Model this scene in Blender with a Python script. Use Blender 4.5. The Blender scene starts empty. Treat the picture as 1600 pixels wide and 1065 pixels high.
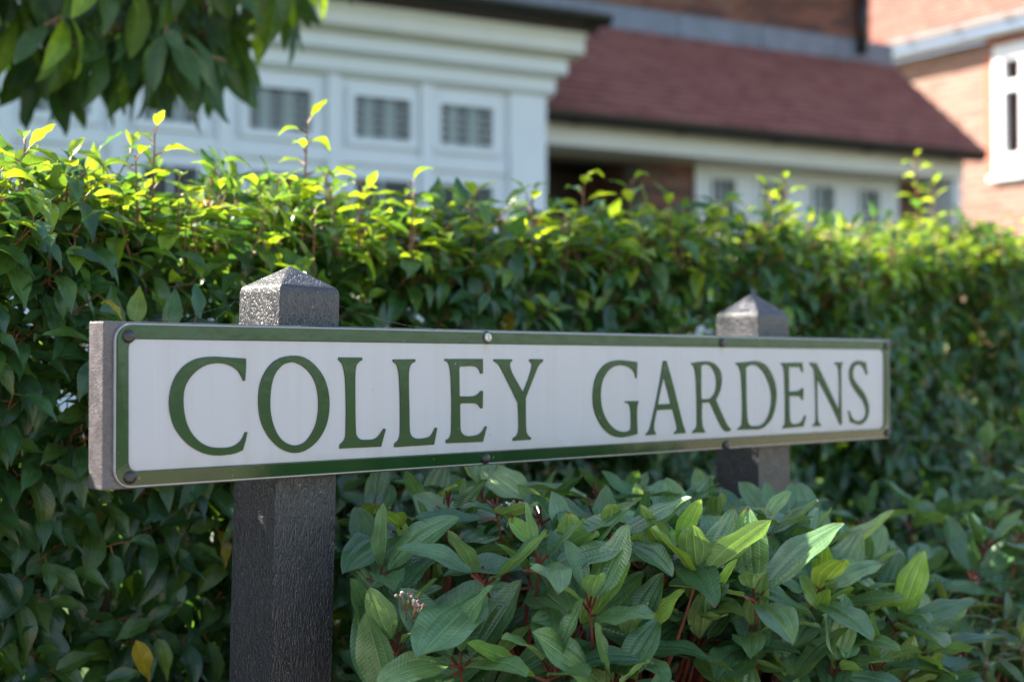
import bpy, bmesh, math, random
import numpy as np
from mathutils import Vector, Matrix

random.seed(7)
rng = np.random.default_rng(11)
S = bpy.context.scene
COL = S.collection
R = math.radians

# ------------------------------------------------------------------ camera
CAM_Z = 0.73
PITCH = math.atan(38 / 2222.0)
cam_d = bpy.data.cameras.new('camera')
cam = bpy.data.objects.new('camera', cam_d)
COL.objects.link(cam)
cam.location = (0, 0, CAM_Z)
cam.rotation_euler = (math.pi / 2 + PITCH, 0, 0)
cam_d.lens = 50.0
cam_d.sensor_width = 36.0
cam_d.clip_start = 0.05
cam_d.clip_end = 1000
cam_d.dof.use_dof = True
cam_d.dof.focus_distance = 1.46
cam_d.dof.aperture_fstop = 3.9
S.camera = cam
S.render.resolution_x, S.render.resolution_y = 1024, 681

# ------------------------------------------------------------------ light
SUN_AZ = Vector((-0.965, 0.26)).normalized()      # ground direction towards the sun
SUN_EL = R(35.5)
world = bpy.data.worlds.new('World')
S.world = world
world.use_nodes = True
wn = world.node_tree
bg = wn.nodes['Background']
sky = wn.nodes.new('ShaderNodeTexSky')
sky.sky_type = 'NISHITA'
sky.sun_disc = False
sky.sun_elevation = SUN_EL
sky.sun_rotation = math.atan2(SUN_AZ.x, SUN_AZ.y)
sky.air_density = 1.0
sky.dust_density = 1.5
wn.links.new(sky.outputs[0], bg.inputs[0])
bg.inputs[1].default_value = 0.085
sun_d = bpy.data.lights.new('sun', 'SUN')
sun_d.energy = 4.8
sun_d.angle = R(0.53)
sun_d.color = (1.0, 0.93, 0.82)
sun = bpy.data.objects.new('sun', sun_d)
COL.objects.link(sun)
to_sun = Vector((SUN_AZ.x * math.cos(SUN_EL), SUN_AZ.y * math.cos(SUN_EL), math.sin(SUN_EL)))
sun.rotation_euler = to_sun.to_track_quat('Z', 'Y').to_euler()
S.view_settings.view_transform = 'Standard'
S.view_settings.look = 'None'
S.view_settings.gamma = 1
S.view_settings.use_curve_mapping = False
S.view_settings.exposure = 2.22
S.render.engine = 'CYCLES'
S.cycles.max_bounces = 8
S.cycles.transparent_max_bounces = 12


# ------------------------------------------------------------------ materials
class NT:
    def __init__(s, name):
        s.m = bpy.data.materials.new(name)
        s.m.use_nodes = True
        s.t = s.m.node_tree
        s.t.nodes.clear()
        s.out = s.n('ShaderNodeOutputMaterial')

    def n(s, kind, **kw):
        nd = s.t.nodes.new(kind)
        for k, v in kw.items():
            if k.startswith('i_'):
                nd.inputs[k[2:].replace('_', ' ')].default_value = v
            else:
                setattr(nd, k, v)
        return nd

    def l(s, a, b):
        s.t.links.new(a, b)

    def ramp(s, src, stops, interp='LINEAR'):
        r = s.n('ShaderNodeValToRGB')
        r.color_ramp.interpolation = interp
        e = r.color_ramp.elements
        while len(e) < len(stops):
            e.new(0.5)
        for q, (p, c) in zip(e, stops):
            q.position = p
            q.color = (c, c, c, 1) if isinstance(c, (int, float)) else (*c, 1)
        s.l(src, r.inputs[0])
        return r.outputs[0]

    def mix(s, fac, a, b, mode='MIX'):
        m = s.n('ShaderNodeMix', data_type='RGBA', blend_type=mode)
        for sock, v in ((m.inputs[0], fac), (m.inputs[6], a), (m.inputs[7], b)):
            if isinstance(v, (int, float)):
                sock.default_value = v
            elif isinstance(v, tuple):
                sock.default_value = (*v, 1)
            else:
                s.l(v, sock)
        return m.outputs[2]

    def math(s, op, a, b=0.0, c=0.0):
        m = s.n('ShaderNodeMath', operation=op)
        for i, v in enumerate((a, b, c)):
            if isinstance(v, (int, float)):
                m.inputs[i].default_value = v
            else:
                s.l(v, m.inputs[i])
        return m.outputs[0]

    def coords(s, which='Object', scale=(1, 1, 1), rot=(0, 0, 0)):
        c = s.n('ShaderNodeTexCoord')
        mp = s.n('ShaderNodeMapping')
        mp.inputs['Scale'].default_value = scale
        mp.inputs['Rotation'].default_value = rot
        s.l(c.outputs[which], mp.inputs[0])
        return mp.outputs[0]

    def noise(s, vec, scale, detail=3, rough=0.55, dist=0.0):
        nz = s.n('ShaderNodeTexNoise')
        nz.inputs['Scale'].default_value = scale
        nz.inputs['Detail'].default_value = detail
        nz.inputs['Roughness'].default_value = rough
        nz.inputs['Distortion'].default_value = dist
        if vec is not None:
            s.l(vec, nz.inputs['Vector'])
        return nz.outputs['Fac']

    def bump(s, h, strength, dist, prev=None):
        b = s.n('ShaderNodeBump')
        b.inputs['Strength'].default_value = strength
        b.inputs['Distance'].default_value = dist
        s.l(h, b.inputs['Height'])
        if prev is not None:
            s.l(prev, b.inputs['Normal'])
        return b.outputs[0]

    def pbr(s, color, rough=0.5, spec=0.5, metal=0.0, normal=None, coat=0.0):
        p = s.n('ShaderNodeBsdfPrincipled')
        if isinstance(color, tuple):
            p.inputs['Base Color'].default_value = (*color, 1)
        else:
            s.l(color, p.inputs['Base Color'])
        if isinstance(rough, (int, float)):
            p.inputs['Roughness'].default_value = rough
        else:
            s.l(rough, p.inputs['Roughness'])
        p.inputs['Specular IOR Level'].default_value = spec
        p.inputs['Metallic'].default_value = metal
        p.inputs['Coat Weight'].default_value = coat
        if normal is not None:
            s.l(normal, p.inputs['Normal'])
        return p.outputs[0]

    def done(s, sh):
        s.l(sh, s.out.inputs[0])
        return s.m


def simple(name, color, rough=0.5, spec=0.5, metal=0.0, var=0.12, scale=6.0, bump=0.0):
    t = NT(name)
    v = t.coords('Object')
    nz = t.noise(v, scale, 4)
    k = t.ramp(nz, [(0.3, 1 - var), (0.7, 1.0)])
    c = t.mix(1.0, color, k, 'MULTIPLY')
    nrm = None
    if bump:
        nrm = t.bump(t.noise(v, scale * 8, 4), bump, 0.002)
    return t.done(t.pbr(c, rough, spec, metal, nrm))


def make_leaf_mat(name, vein='laurel', rough=0.36, trans=0.3, bumpy=0.4, spec=0.5):
    t = NT(name)
    at = t.n('ShaderNodeAttribute', attribute_name='tint')
    oi = t.n('ShaderNodeObjectInfo')
    uv = t.n('ShaderNodeUVMap')
    sp = t.n('ShaderNodeSeparateXYZ')
    t.l(uv.outputs[0], sp.inputs[0])
    u, v = sp.outputs[0], sp.outputs[1]
    au = t.math('ABSOLUTE', t.math('SUBTRACT', u, 0.5))      # 0 at the midrib, 0.5 at the edge
    base = at.outputs['Color']
    geo = t.n('ShaderNodeNewGeometry')
    pn = t.noise(geo.outputs['Position'], 55, 3)
    rnd = t.math('MULTIPLY_ADD', oi.outputs['Random'], 0.3, 0.85)
    base = t.mix(1.0, base, t.ramp(pn, [(0.25, 0.72), (0.75, 1.2)]), 'MULTIPLY')
    cx = t.n('ShaderNodeCombineColor')
    for i in range(3):
        t.l(rnd, cx.inputs[i])
    base = t.mix(1.0, base, cx.outputs[0], 'MULTIPLY')
    mid = t.ramp(au, [(0.0, 1.0), (0.022, 0.0)])
    # herringbone side veins
    herr = t.n('ShaderNodeMath', operation='SINE')
    if vein == 'laurel':
        t.l(t.math('MULTIPLY', t.math('SUBTRACT', v, t.math('MULTIPLY', au, 0.55)), 62.0), herr.inputs[0])
    else:
        t.l(t.math('MULTIPLY', t.math('ADD', v, t.math('MULTIPLY', au, 0.25)), 130.0), herr.inputs[0])
    hv = herr.outputs[0]
    side = t.ramp(hv, [(0.86, 0.0), (1.0, 1.0)])
    vein_f = mid
    height = t.math('MULTIPLY', hv, 0.3)
    if vein != 'laurel':
        d2 = t.math('ABSOLUTE', t.math('SUBTRACT', au, 0.245))
        vein2 = t.ramp(d2, [(0.0, 1.0), (0.016, 0.0)])
        vein_f = t.math('MAXIMUM', mid, t.math('MULTIPLY', vein2, 0.75))
    side_s = t.math('MULTIPLY', side, 0.16 if vein == 'laurel' else 0.03)
    vf = t.math('MULTIPLY', t.math('MAXIMUM', vein_f, side_s), 0.5 if vein == 'laurel' else 0.8)
    light = t.mix(1.0, base, (3.0, 2.6, 2.6), 'MULTIPLY')
    c = t.mix(vf, base, light)
    # small brown blemishes
    sp_n = t.noise(geo.outputs['Position'], 120, 2)
    c = t.mix(t.ramp(sp_n, [(0.76, 0.0), (0.80, 0.7)]), c, (0.09, 0.05, 0.02))
    edge = t.math('ADD', t.math('MULTIPLY', t.math('POWER', v, 8.0), 0.9), t.math('MULTIPLY', t.math('POWER', t.math('MULTIPLY', au, 2.0), 10.0), 0.25))
    en = t.noise(geo.outputs['Position'], 38, 4)
    c = t.mix(t.ramp(t.math('MULTIPLY', edge, t.math('MULTIPLY', en, 1.4)), [(0.50, 0.0), (0.60, 0.85)]), c, (0.13, 0.075, 0.03))
    # underside is paler and matt
    back = t.mix(1.0, c, (1.35, 1.25, 1.2), 'MULTIPLY')
    c2 = t.mix(geo.outputs['Backfacing'], c, back)
    h = t.math('SUBTRACT', height, t.math('MULTIPLY', vein_f, 1.6))
    nb = t.bump(h, bumpy, 0.0006)
    nb = t.bump(t.noise(geo.outputs['Position'], 140, 3), 0.25, 0.001, nb)
    rg = t.math('MULTIPLY_ADD', geo.outputs['Backfacing'], 0.25, rough)
    rg = t.math('ADD', rg, t.math('MULTIPLY', pn, 0.12))
    p = t.pbr(c2, rg, spec, 0, nb)
    tr = t.n('ShaderNodeBsdfTranslucent')
    tc = t.mix(1.0, c, (3.0, 2.75, 0.9), 'MULTIPLY')
    t.l(tc, tr.inputs[0])
    t.l(nb, tr.inputs['Normal'])
    mx = t.n('ShaderNodeMixShader')
    mx.inputs[0].default_value = trans
    t.l(p, mx.inputs[1])
    t.l(tr.outputs[0], mx.inputs[2])
    return t.done(mx.outputs[0])


def plastic_wood(name, base, light, vertical=True, bs=0.95):
    """Recycled plastic post: swirled embossed grain, slightly chalky."""
    t = NT(name)
    sc = (1, 1, 0.45) if vertical else (0.35, 1, 1)
    v = t.coords('Object', sc)
    w = t.n('ShaderNodeTexWave')
    w.wave_type = 'BANDS'
    w.bands_direction = 'DIAGONAL'
    w.inputs['Scale'].default_value = 105
    w.inputs['Distortion'].default_value = 17
    w.inputs['Detail'].default_value = 3
    w.inputs['Detail Scale'].default_value = 1.6
    t.l(v, w.inputs['Vector'])
    w2 = t.n('ShaderNodeTexVoronoi')
    w2.feature = 'DISTANCE_TO_EDGE'
    w2.inputs['Scale'].default_value = 240
    wv = t.coords('Object', (1, 1, 0.25) if vertical else (0.2, 1, 1), (0.35, 0.5, 0.3))
    nzv = t.n('ShaderNodeTexNoise')
    nzv.inputs['Scale'].default_value = 40
    t.l(wv, nzv.inputs['Vector'])
    mm = t.n('ShaderNodeVectorMath', operation='MULTIPLY_ADD')
    t.l(nzv.outputs['Color'], mm.inputs[0])
    mm.inputs[1].default_value = (0.02, 0.02, 0.02)
    t.l(wv, mm.inputs[2])
    t.l(mm.outputs[0], w2.inputs['Vector'])
    crease = t.ramp(w2.outputs['Distance'], [(0.0, 0.0), (0.16, 1.0)])
    band = t.ramp(w.outputs['Fac'], [(0.05, 0.0), (0.55, 1.0)])
    h = t.math('ADD', t.math('MULTIPLY', band, 0.8), t.math('MULTIPLY', crease, 0.5))
    nz = t.noise(t.coords('Object'), 14, 5)
    c = t.mix(t.ramp(nz, [(0.3, 0.0), (0.75, 0.8)]), base, light)
    c = t.mix(t.math('MULTIPLY', band, 0.35), c, light)
    c = t.mix(t.ramp(t.noise(t.coords('Object'), 220, 2), [(0.70, 0.0), (0.76, 0.6)]), c, (0.28, 0.27, 0.25))
    n = t.bump(h, bs, 0.0008)
    rough = t.ramp(t.noise(t.coords('Object'), 60, 3), [(0.3, 0.32), (0.7, 0.50)])
    return t.done(t.pbr(c, rough, 0.8, 0, n))


def enamel_white():
    t = NT('enamel_white')
    v = t.coords('Object')
    c = t.mix(t.ramp(t.noise(v, 5, 4), [(0.3, 0.0), (0.8, 0.5)]), (0.46, 0.475, 0.51), (0.42, 0.435, 0.47))
    st = t.noise(t.coords('Object', (60, 1, 2.2)), 1.0, 4)
    c = t.mix(t.ramp(st, [(0.48, 0.0), (0.8, 0.40)]), c, (0.37, 0.36, 0.34))
    st2 = t.noise(t.coords('Object', (140, 1, 5.0)), 1.0, 3)
    c = t.mix(t.ramp(st2, [(0.62, 0.0), (0.75, 0.30)]), c, (0.56, 0.57, 0.60))
    sxyz = t.n('ShaderNodeSeparateXYZ')
    t.l(v, sxyz.inputs[0])
    # grime collected just above the lower border, rust tint under the top bolts
    low = t.ramp(sxyz.outputs[2], [(0.630, 1.0), (0.648, 0.0)])
    c = t.mix(t.math('MULTIPLY', low, t.ramp(t.noise(v, 40, 4), [(0.35, 0.1), (0.7, 0.6)])), c, (0.36, 0.34, 0.30))
    hi = t.ramp(sxyz.outputs[2], [(0.740, 0.0), (0.7545, 1.0)])
    for bx in (0.4613, 0.8949):
        dx = t.math('ABSOLUTE', t.math('SUBTRACT', sxyz.outputs[0], bx))
        c = t.mix(t.math('MULTIPLY', t.math('MULTIPLY', hi, t.ramp(dx, [(0.0, 1.0), (0.007, 0.0)])), 0.5), c, (0.42, 0.31, 0.14))
    c = t.mix(t.ramp(t.noise(v, 170, 1), [(0.775, 0.0), (0.80, 0.75)]), c, (0.22, 0.17, 0.13))
    n = t.bump(t.noise(v, 18, 3), 0.10, 0.003)
    return t.done(t.pbr(c, 0.30, 0.5, 0, n))


def enamel_green():
    t = NT('enamel_green')
    v = t.coords('Object')
    c = t.mix(t.ramp(t.noise(v, 25, 5), [(0.3, 0.0), (0.75, 0.7)]), (0.010, 0.044, 0.012), (0.018, 0.064, 0.017))
    c = t.mix(t.ramp(t.noise(t.coords('Object', (1, 1, 0.5)), 260, 2), [(0.755, 0.0), (0.79, 0.85)]), c, (0.42, 0.44, 0.40))
    n = t.bump(t.noise(v, 55, 4), 0.18, 0.0015)
    return t.done(t.pbr(c, 0.17, 0.55, 0, n, 0.0))


def brick_mat(name, colors):
    t = NT(name)
    oi = t.n('ShaderNodeObjectInfo')
    at = t.n('ShaderNodeAttribute', attribute_name='tint')
    r = t.math('FRACT', t.math('ADD', oi.outputs['Random'], at.outputs['Fac']))
    k = len(colors)
    c = t.ramp(r, [(i / k, q) for i, q in enumerate(colors)], 'CONSTANT')
    v = t.coords('Object')
    c = t.mix(1.0, c, t.ramp(t.noise(v, 22, 4), [(0.25, 0.7), (0.8, 1.15)]), 'MULTIPLY')
    n = t.bump(t.noise(v, 90, 4), 0.5, 0.003)
    return t.done(t.pbr(c, 0.88, 0.3, 0, n))


M = {}
M['leaf_laurel'] = make_leaf_mat('laurel_leaf', 'laurel', 0.26, 0.36, 0.35, 0.75)
M['leaf_viburnum'] = make_leaf_mat('viburnum_leaf', 'viburnum', 0.26, 0.17, 0.6, 0.75)
M['leaf_tree'] = make_leaf_mat('tree_leaf', 'laurel', 0.40, 0.28, 0.35)
M['twig_red'] = simple('twig_red', (0.22, 0.055, 0.035), 0.5, var=0.5, scale=30)
M['twig_pink'] = simple('twig_pink', (0.30, 0.13, 0.06), 0.5, var=0.5, scale=30)
M['bark'] = simple('bark', (0.09, 0.065, 0.045), 0.85, 0.3, var=0.5, scale=25, bump=0.8)
M['post'] = plastic_wood('recycled_plastic_post', (0.015, 0.0155, 0.019), (0.045, 0.044, 0.050))
M['board'] = plastic_wood('recycled_plastic_board', (0.032, 0.029, 0.034), (0.115, 0.098, 0.105), False, 0.3)
M['enamel_white'] = enamel_white()
M['enamel_green'] = enamel_green()
M['alu'] = simple('aluminium_edge', (0.62, 0.64, 0.64), 0.35, 0.6, 0.3, scale=60, var=0.3)
M['bolt_black'] = simple('bolt_black', (0.035, 0.032, 0.035), 0.33, 0.5, var=0.4, scale=300)
M['bolt_silver'] = simple('bolt_silver', (0.55, 0.54, 0.52), 0.32, 0.5, 0.8, scale=200)
M['bolt_dark'] = simple('bolt_dark', (0.02, 0.02, 0.02), 0.5)
M['white_paint'] = simple('white_paint', (0.72, 0.74, 0.77), 0.42, var=0.06, scale=3)
M['cream_paint'] = simple('cream_paint', (0.68, 0.65, 0.57), 0.5, var=0.08, scale=3)
M['gutter_black'] = simple('gutter_black', (0.012, 0.012, 0.013), 0.35)
M['gutter_grey'] = simple('gutter_grey', (0.42, 0.40, 0.42), 0.4)
M['gutter_joint'] = simple('gutter_joint', (0.27, 0.26, 0.28), 0.4)
M['lead'] = simple('lead_sheet', (0.17, 0.19, 0.23), 0.42, 0.5, 0.15, var=0.3, scale=5)
M['mortar'] = simple('mortar', (0.27, 0.23, 0.19), 0.95, 0.2)
M['mortar_dark'] = simple('mortar_dark', (0.22, 0.17, 0.14), 0.95, 0.2)
M['brick_red'] = brick_mat('red_brick', [(0.19, 0.080, 0.056), (0.24, 0.10, 0.068), (0.14, 0.065, 0.05), (0.22, 0.115, 0.08), (0.11, 0.06, 0.052)])
M['brick_pale'] = brick_mat('pale_brick', [(0.34, 0.195, 0.155), (0.365, 0.215, 0.17), (0.315, 0.175, 0.135), (0.35, 0.22, 0.175), (0.375, 0.235, 0.19)])
M['tile_brown'] = brick_mat('brown_tile', [(0.26, 0.098, 0.080), (0.28, 0.112, 0.088), (0.235, 0.09, 0.076), (0.30, 0.125, 0.10)])
M['tile_orange'] = brick_mat('orange_tile', [(0.30, 0.125, 0.095), (0.33, 0.145, 0.11), (0.28, 0.115, 0.088), (0.32, 0.155, 0.12)])
M['roof_felt'] = simple('roof_felt', (0.05, 0.03, 0.028), 0.9)
M['dark_room'] = simple('dark_room', (0.022, 0.021, 0.016), 0.9)  # near-black colour stands in for the shade of unlit interiors
M['door_wood'] = simple('door_wood', (0.04, 0.022, 0.018), 0.5)
M['blind'] = simple('blind', (0.60, 0.62, 0.64), 0.8)
M['sky_reflection'] = simple('painted_sky_reflection', (0.42, 0.55, 0.68), 0.8)  # blue painted in for the sky's reflection
M['lead_bar'] = simple('lead_bar', (0.62, 0.63, 0.62), 0.5)


def glass_mat(name, k, k0=0.01):
    t = NT(name)
    tr = t.n('ShaderNodeBsdfTransparent')
    tr.inputs[0].default_value = (0.80, 0.84, 0.83, 1)
    gl = t.n('ShaderNodeBsdfGlossy')
    gl.inputs['Roughness'].default_value = 0.03
    fr = t.n('ShaderNodeFresnel')
    fr.inputs[0].default_value = 1.6
    f = t.math('ADD', t.math('MULTIPLY', fr.outputs[0], k), k0)
    mx = t.n('ShaderNodeMixShader')
    t.l(f, mx.inputs[0])
    t.l(tr.outputs[0], mx.inputs[1])
    t.l(gl.outputs[0], mx.inputs[2])
    return t.done(mx.outputs[0])


M['glass'] = glass_mat('window_glass', 0.15)
M['glass_bright'] = glass_mat('bright_window_glass', 1.2, 0.30)


def ground_mats():
    t = NT('bed_soil')
    v = t.coords('Object')
    c = t.mix(t.ramp(t.noise(v, 30, 6), [(0.35, 0.0), (0.7, 1.0)]), (0.022, 0.015, 0.010), (0.075, 0.05, 0.034))
    n = t.bump(t.noise(v, 45, 6), 1.0, 0.02)
    M['soil'] = t.done(t.pbr(c, 0.95, 0.2, 0, n))
    t = NT('lawn_grass')
    v = t.coords('Object')
    vo = t.n('ShaderNodeTexVoronoi')
    vo.inputs['Scale'].default_value = 60
    t.l(v, vo.inputs['Vector'])
    c = t.mix(t.noise(v, 4, 5), (0.035, 0.075, 0.018), (0.055, 0.10, 0.028))
    c = t.mix(t.ramp(vo.outputs['Distance'], [(0.2, 0.0), (0.8, 0.6)]), c, (0.03, 0.05, 0.014))
    M['lawn'] = t.done(t.pbr(c, 0.95, 0.2, 0, t.bump(vo.outputs['Distance'], 0.8, 0.01)))
    t = NT('pavement_asphalt')
    v = t.coords('Object')
    c = t.mix(t.noise(v, 9, 6), (0.32, 0.24, 0.175), (0.42, 0.33, 0.25))
    c = t.mix(t.ramp(t.noise(v, 2.2, 3), [(0.35, 0.0), (0.7, 0.5)]), c, (0.42, 0.34, 0.26))
    M['pavement'] = t.done(t.pbr(c, 0.9, 0.3, 0, t.bump(t.noise(v, 160, 3), 0.6, 0.003)))


ground_mats()


# ------------------------------------------------------------------ object helpers
def link(name, mesh, mat=None, parent=None, loc=None):
    o = bpy.data.objects.new(name, mesh)
    COL.objects.link(o)
    if mat is not None and mesh is not None and not mesh.materials:
        for q in (mat if isinstance(mat, (list, tuple)) else [mat]):
            mesh.materials.append(q)
    if parent is not None:
        o.parent = parent
    if loc is not None:
        o.location = loc
    return o


def thing(name, label, cat, loc=(0, 0, 0), rz=0.0, group=None):
    o = bpy.data.objects.new(name, None)
    COL.objects.link(o)
    o.empty_display_size = 0.1
    o.location = loc
    o.rotation_euler = (0, 0, rz)
    o['label'] = label
    o['category'] = cat
    if group:
        o['group'] = group
    return o


BOXF = [(0, 3, 2, 1), (4, 5, 6, 7), (0, 1, 5, 4), (1, 2, 6, 5), (2, 3, 7, 6), (3, 0, 4, 7)]


class MB:
    def __init__(s):
        s.v, s.f = [], []

    def box(s, x0, x1, y0, y1, z0, z1):
        b = len(s.v)
        s.v += [(x0, y0, z0), (x1, y0, z0), (x1, y1, z0), (x0, y1, z0), (x0, y0, z1), (x1, y0, z1), (x1, y1, z1), (x0, y1, z1)]
        s.f += [tuple(b + i for i in q) for q in BOXF]
        return s

    def prism(s, prof, x0, x1):
        """profile of (y, z) points swept along x"""
        b = len(s.v)
        n = len(prof)
        s.v += [(x0, y, z) for y, z in prof] + [(x1, y, z) for y, z in prof]
        s.f += [(b + i, b + (i + 1) % n, b + n + (i + 1) % n, b + n + i) for i in range(n)]
        s.f += [tuple(b + i for i in reversed(range(n))), tuple(b + n + i for i in range(n))]
        return s

    def tube(s, pts, rad, k=6, caps=True):
        pts = [Vector(p) for p in pts]
        rs = rad if isinstance(rad, (list, tuple)) else [rad] * len(pts)
        b = len(s.v)
        ref = None
        for i, p in enumerate(pts):
            d = (pts[min(i + 1, len(pts) - 1)] - pts[max(i - 1, 0)]).normalized()
            if ref is None:
                ref = d.orthogonal().normalized()
            ref = (ref - d * ref.dot(d)).normalized()
            bi = d.cross(ref)
            for j in range(k):
                a = 2 * math.pi * j / k
                s.v.append(tuple(p + (ref * math.cos(a) + bi * math.sin(a)) * rs[i]))
        for i in range(len(pts) - 1):
            for j in range(k):
                j2 = (j + 1) % k
                s.f.append((b + i * k + j, b + i * k + j2, b + (i + 1) * k + j2, b + (i + 1) * k + j))
        if caps:
            s.f.append(tuple(b + j for j in reversed(range(k))))
            s.f.append(tuple(b + (len(pts) - 1) * k + j for j in range(k)))
        return s

    def mesh(s, name, smooth=False, bevel=0.0):
        m = bpy.data.meshes.new(name)
        m.from_pydata(s.v, [], s.f)
        bm = bmesh.new()
        bm.from_mesh(m)
        bmesh.ops.recalc_face_normals(bm, faces=bm.faces)
        if bevel:
            bmesh.ops.bevel(bm, geom=list(bm.edges), offset=bevel, segments=2, affect='EDGES', profile=0.6)
        bm.to_mesh(m)
        bm.free()
        if smooth:
            m.polygons.foreach_set('use_smooth', [True] * len(m.polygons))
        return m

    def obj(s, name, mat, parent=None, smooth=False, bevel=0.0):
        return link(name, s.mesh(name, smooth, bevel), mat, parent)


CP, SP_ = math.cos(PITCH), math.sin(PITCH)


def project(P):
    """world points (n,3) -> pixel x, y (1600 wide) and depth"""
    P = np.atleast_2d(P)
    x = P[:, 0]
    y = P[:, 1]
    z = P[:, 2] - CAM_Z
    d = y * CP + z * SP_
    up = -y * SP_ + z * CP
    dd = np.where(d > 0.05, d, 0.05)
    return 800 + 2222 * x / dd, 532.5 - 2222 * up / dd, d


def in_frame(p, m=15):
    x, y, d = project(np.array(p))
    return bool(d[0] > 0.1 and -m < x[0] < 1600 + m and -m < y[0] < 1065 + m)


def structure(name, mesh, mat):
    o = link(name, mesh, mat)
    o['kind'] = 'structure'
    return o


# ------------------------------------------------------------------ ground
def sheet(x0, x1, y0, y1, z, n=1):
    m = bpy.data.meshes.new('sheet')
    vs = [(x0 + (x1 - x0) * i / n, y0 + (y1 - y0) * j / n, z) for j in range(n + 1) for i in range(n + 1)]
    fs = [(j * (n + 1) + i, j * (n + 1) + i + 1, (j + 1) * (n + 1) + i + 1, (j + 1) * (n + 1) + i) for j in range(n) for i in range(n)]
    m.from_pydata(vs, [], fs)
    return m


structure('ground', sheet(-150, 150, -150, 150, 0.0), M['lawn'])
# sign line and hedge line run from near left to far right
SD = Vector((0.72, 0.694)).normalized()          # along the sign
SANG = math.atan2(SD.y, SD.x)
HP0 = Vector((-0.583, 1.62))                     # a point on the hedge's front face
HD = Vector((1.915, 2.08)).normalized()          # along the hedge
HN = Vector((HD.y, -HD.x))                       # from the hedge towards the pavement


def strip(name, a0, a1, n0, n1, z, mat, n=1, rough=0.0):
    vs, fs = [], []
    for j in range(n + 1):
        for i in range(n + 1):
            p = HP0 + HD * (a0 + (a1 - a0) * i / n) + HN * (n0 + (n1 - n0) * j / n)
            vs.append((p.x, p.y, z + (random.uniform(-rough, rough) if 0 < i < n and 0 < j < n else 0)))
    for j in range(n):
        for i in range(n):
            a = j * (n + 1) + i
            fs.append((a, a + n + 1, a + n + 2, a + 1))
    m = bpy.data.meshes.new(name)
    m.from_pydata(vs, [], fs)
    return structure(name, m, mat)


strip('flower_bed', -4, 9, -0.62, 1.05, 0.02, M['soil'], 90, 0.012)
strip('pavement', -30, 40, 1.18, 5.5, 0.03, M['pavement'])
kerb = MB()
ang = math.atan2(HD.y, HD.x)


# ------------------------------------------------------------------ kerb edging stones between bed and pavement
def kerb_stones():
    root = thing('bed_edging', 'low grey concrete edging between the flower bed and the pavement', 'edging',
                 (HP0.x + HN.x * 1.05, HP0.y + HN.y * 1.05, 0), math.atan2(HD.y, HD.x))
    me = MB().box(0.004, 0.906, -0.1, 0.0, -0.02, 0.1).mesh('edging_stone', bevel=0.006)
    me.materials.append(simple('concrete', (0.30, 0.29, 0.27), 0.9, 0.2, var=0.3, scale=12, bump=0.5))
    for i in range(-4, 9):
        link('edging_stone', me, None, root, (i * 0.91, 0, 0))


kerb_stones()

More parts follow.
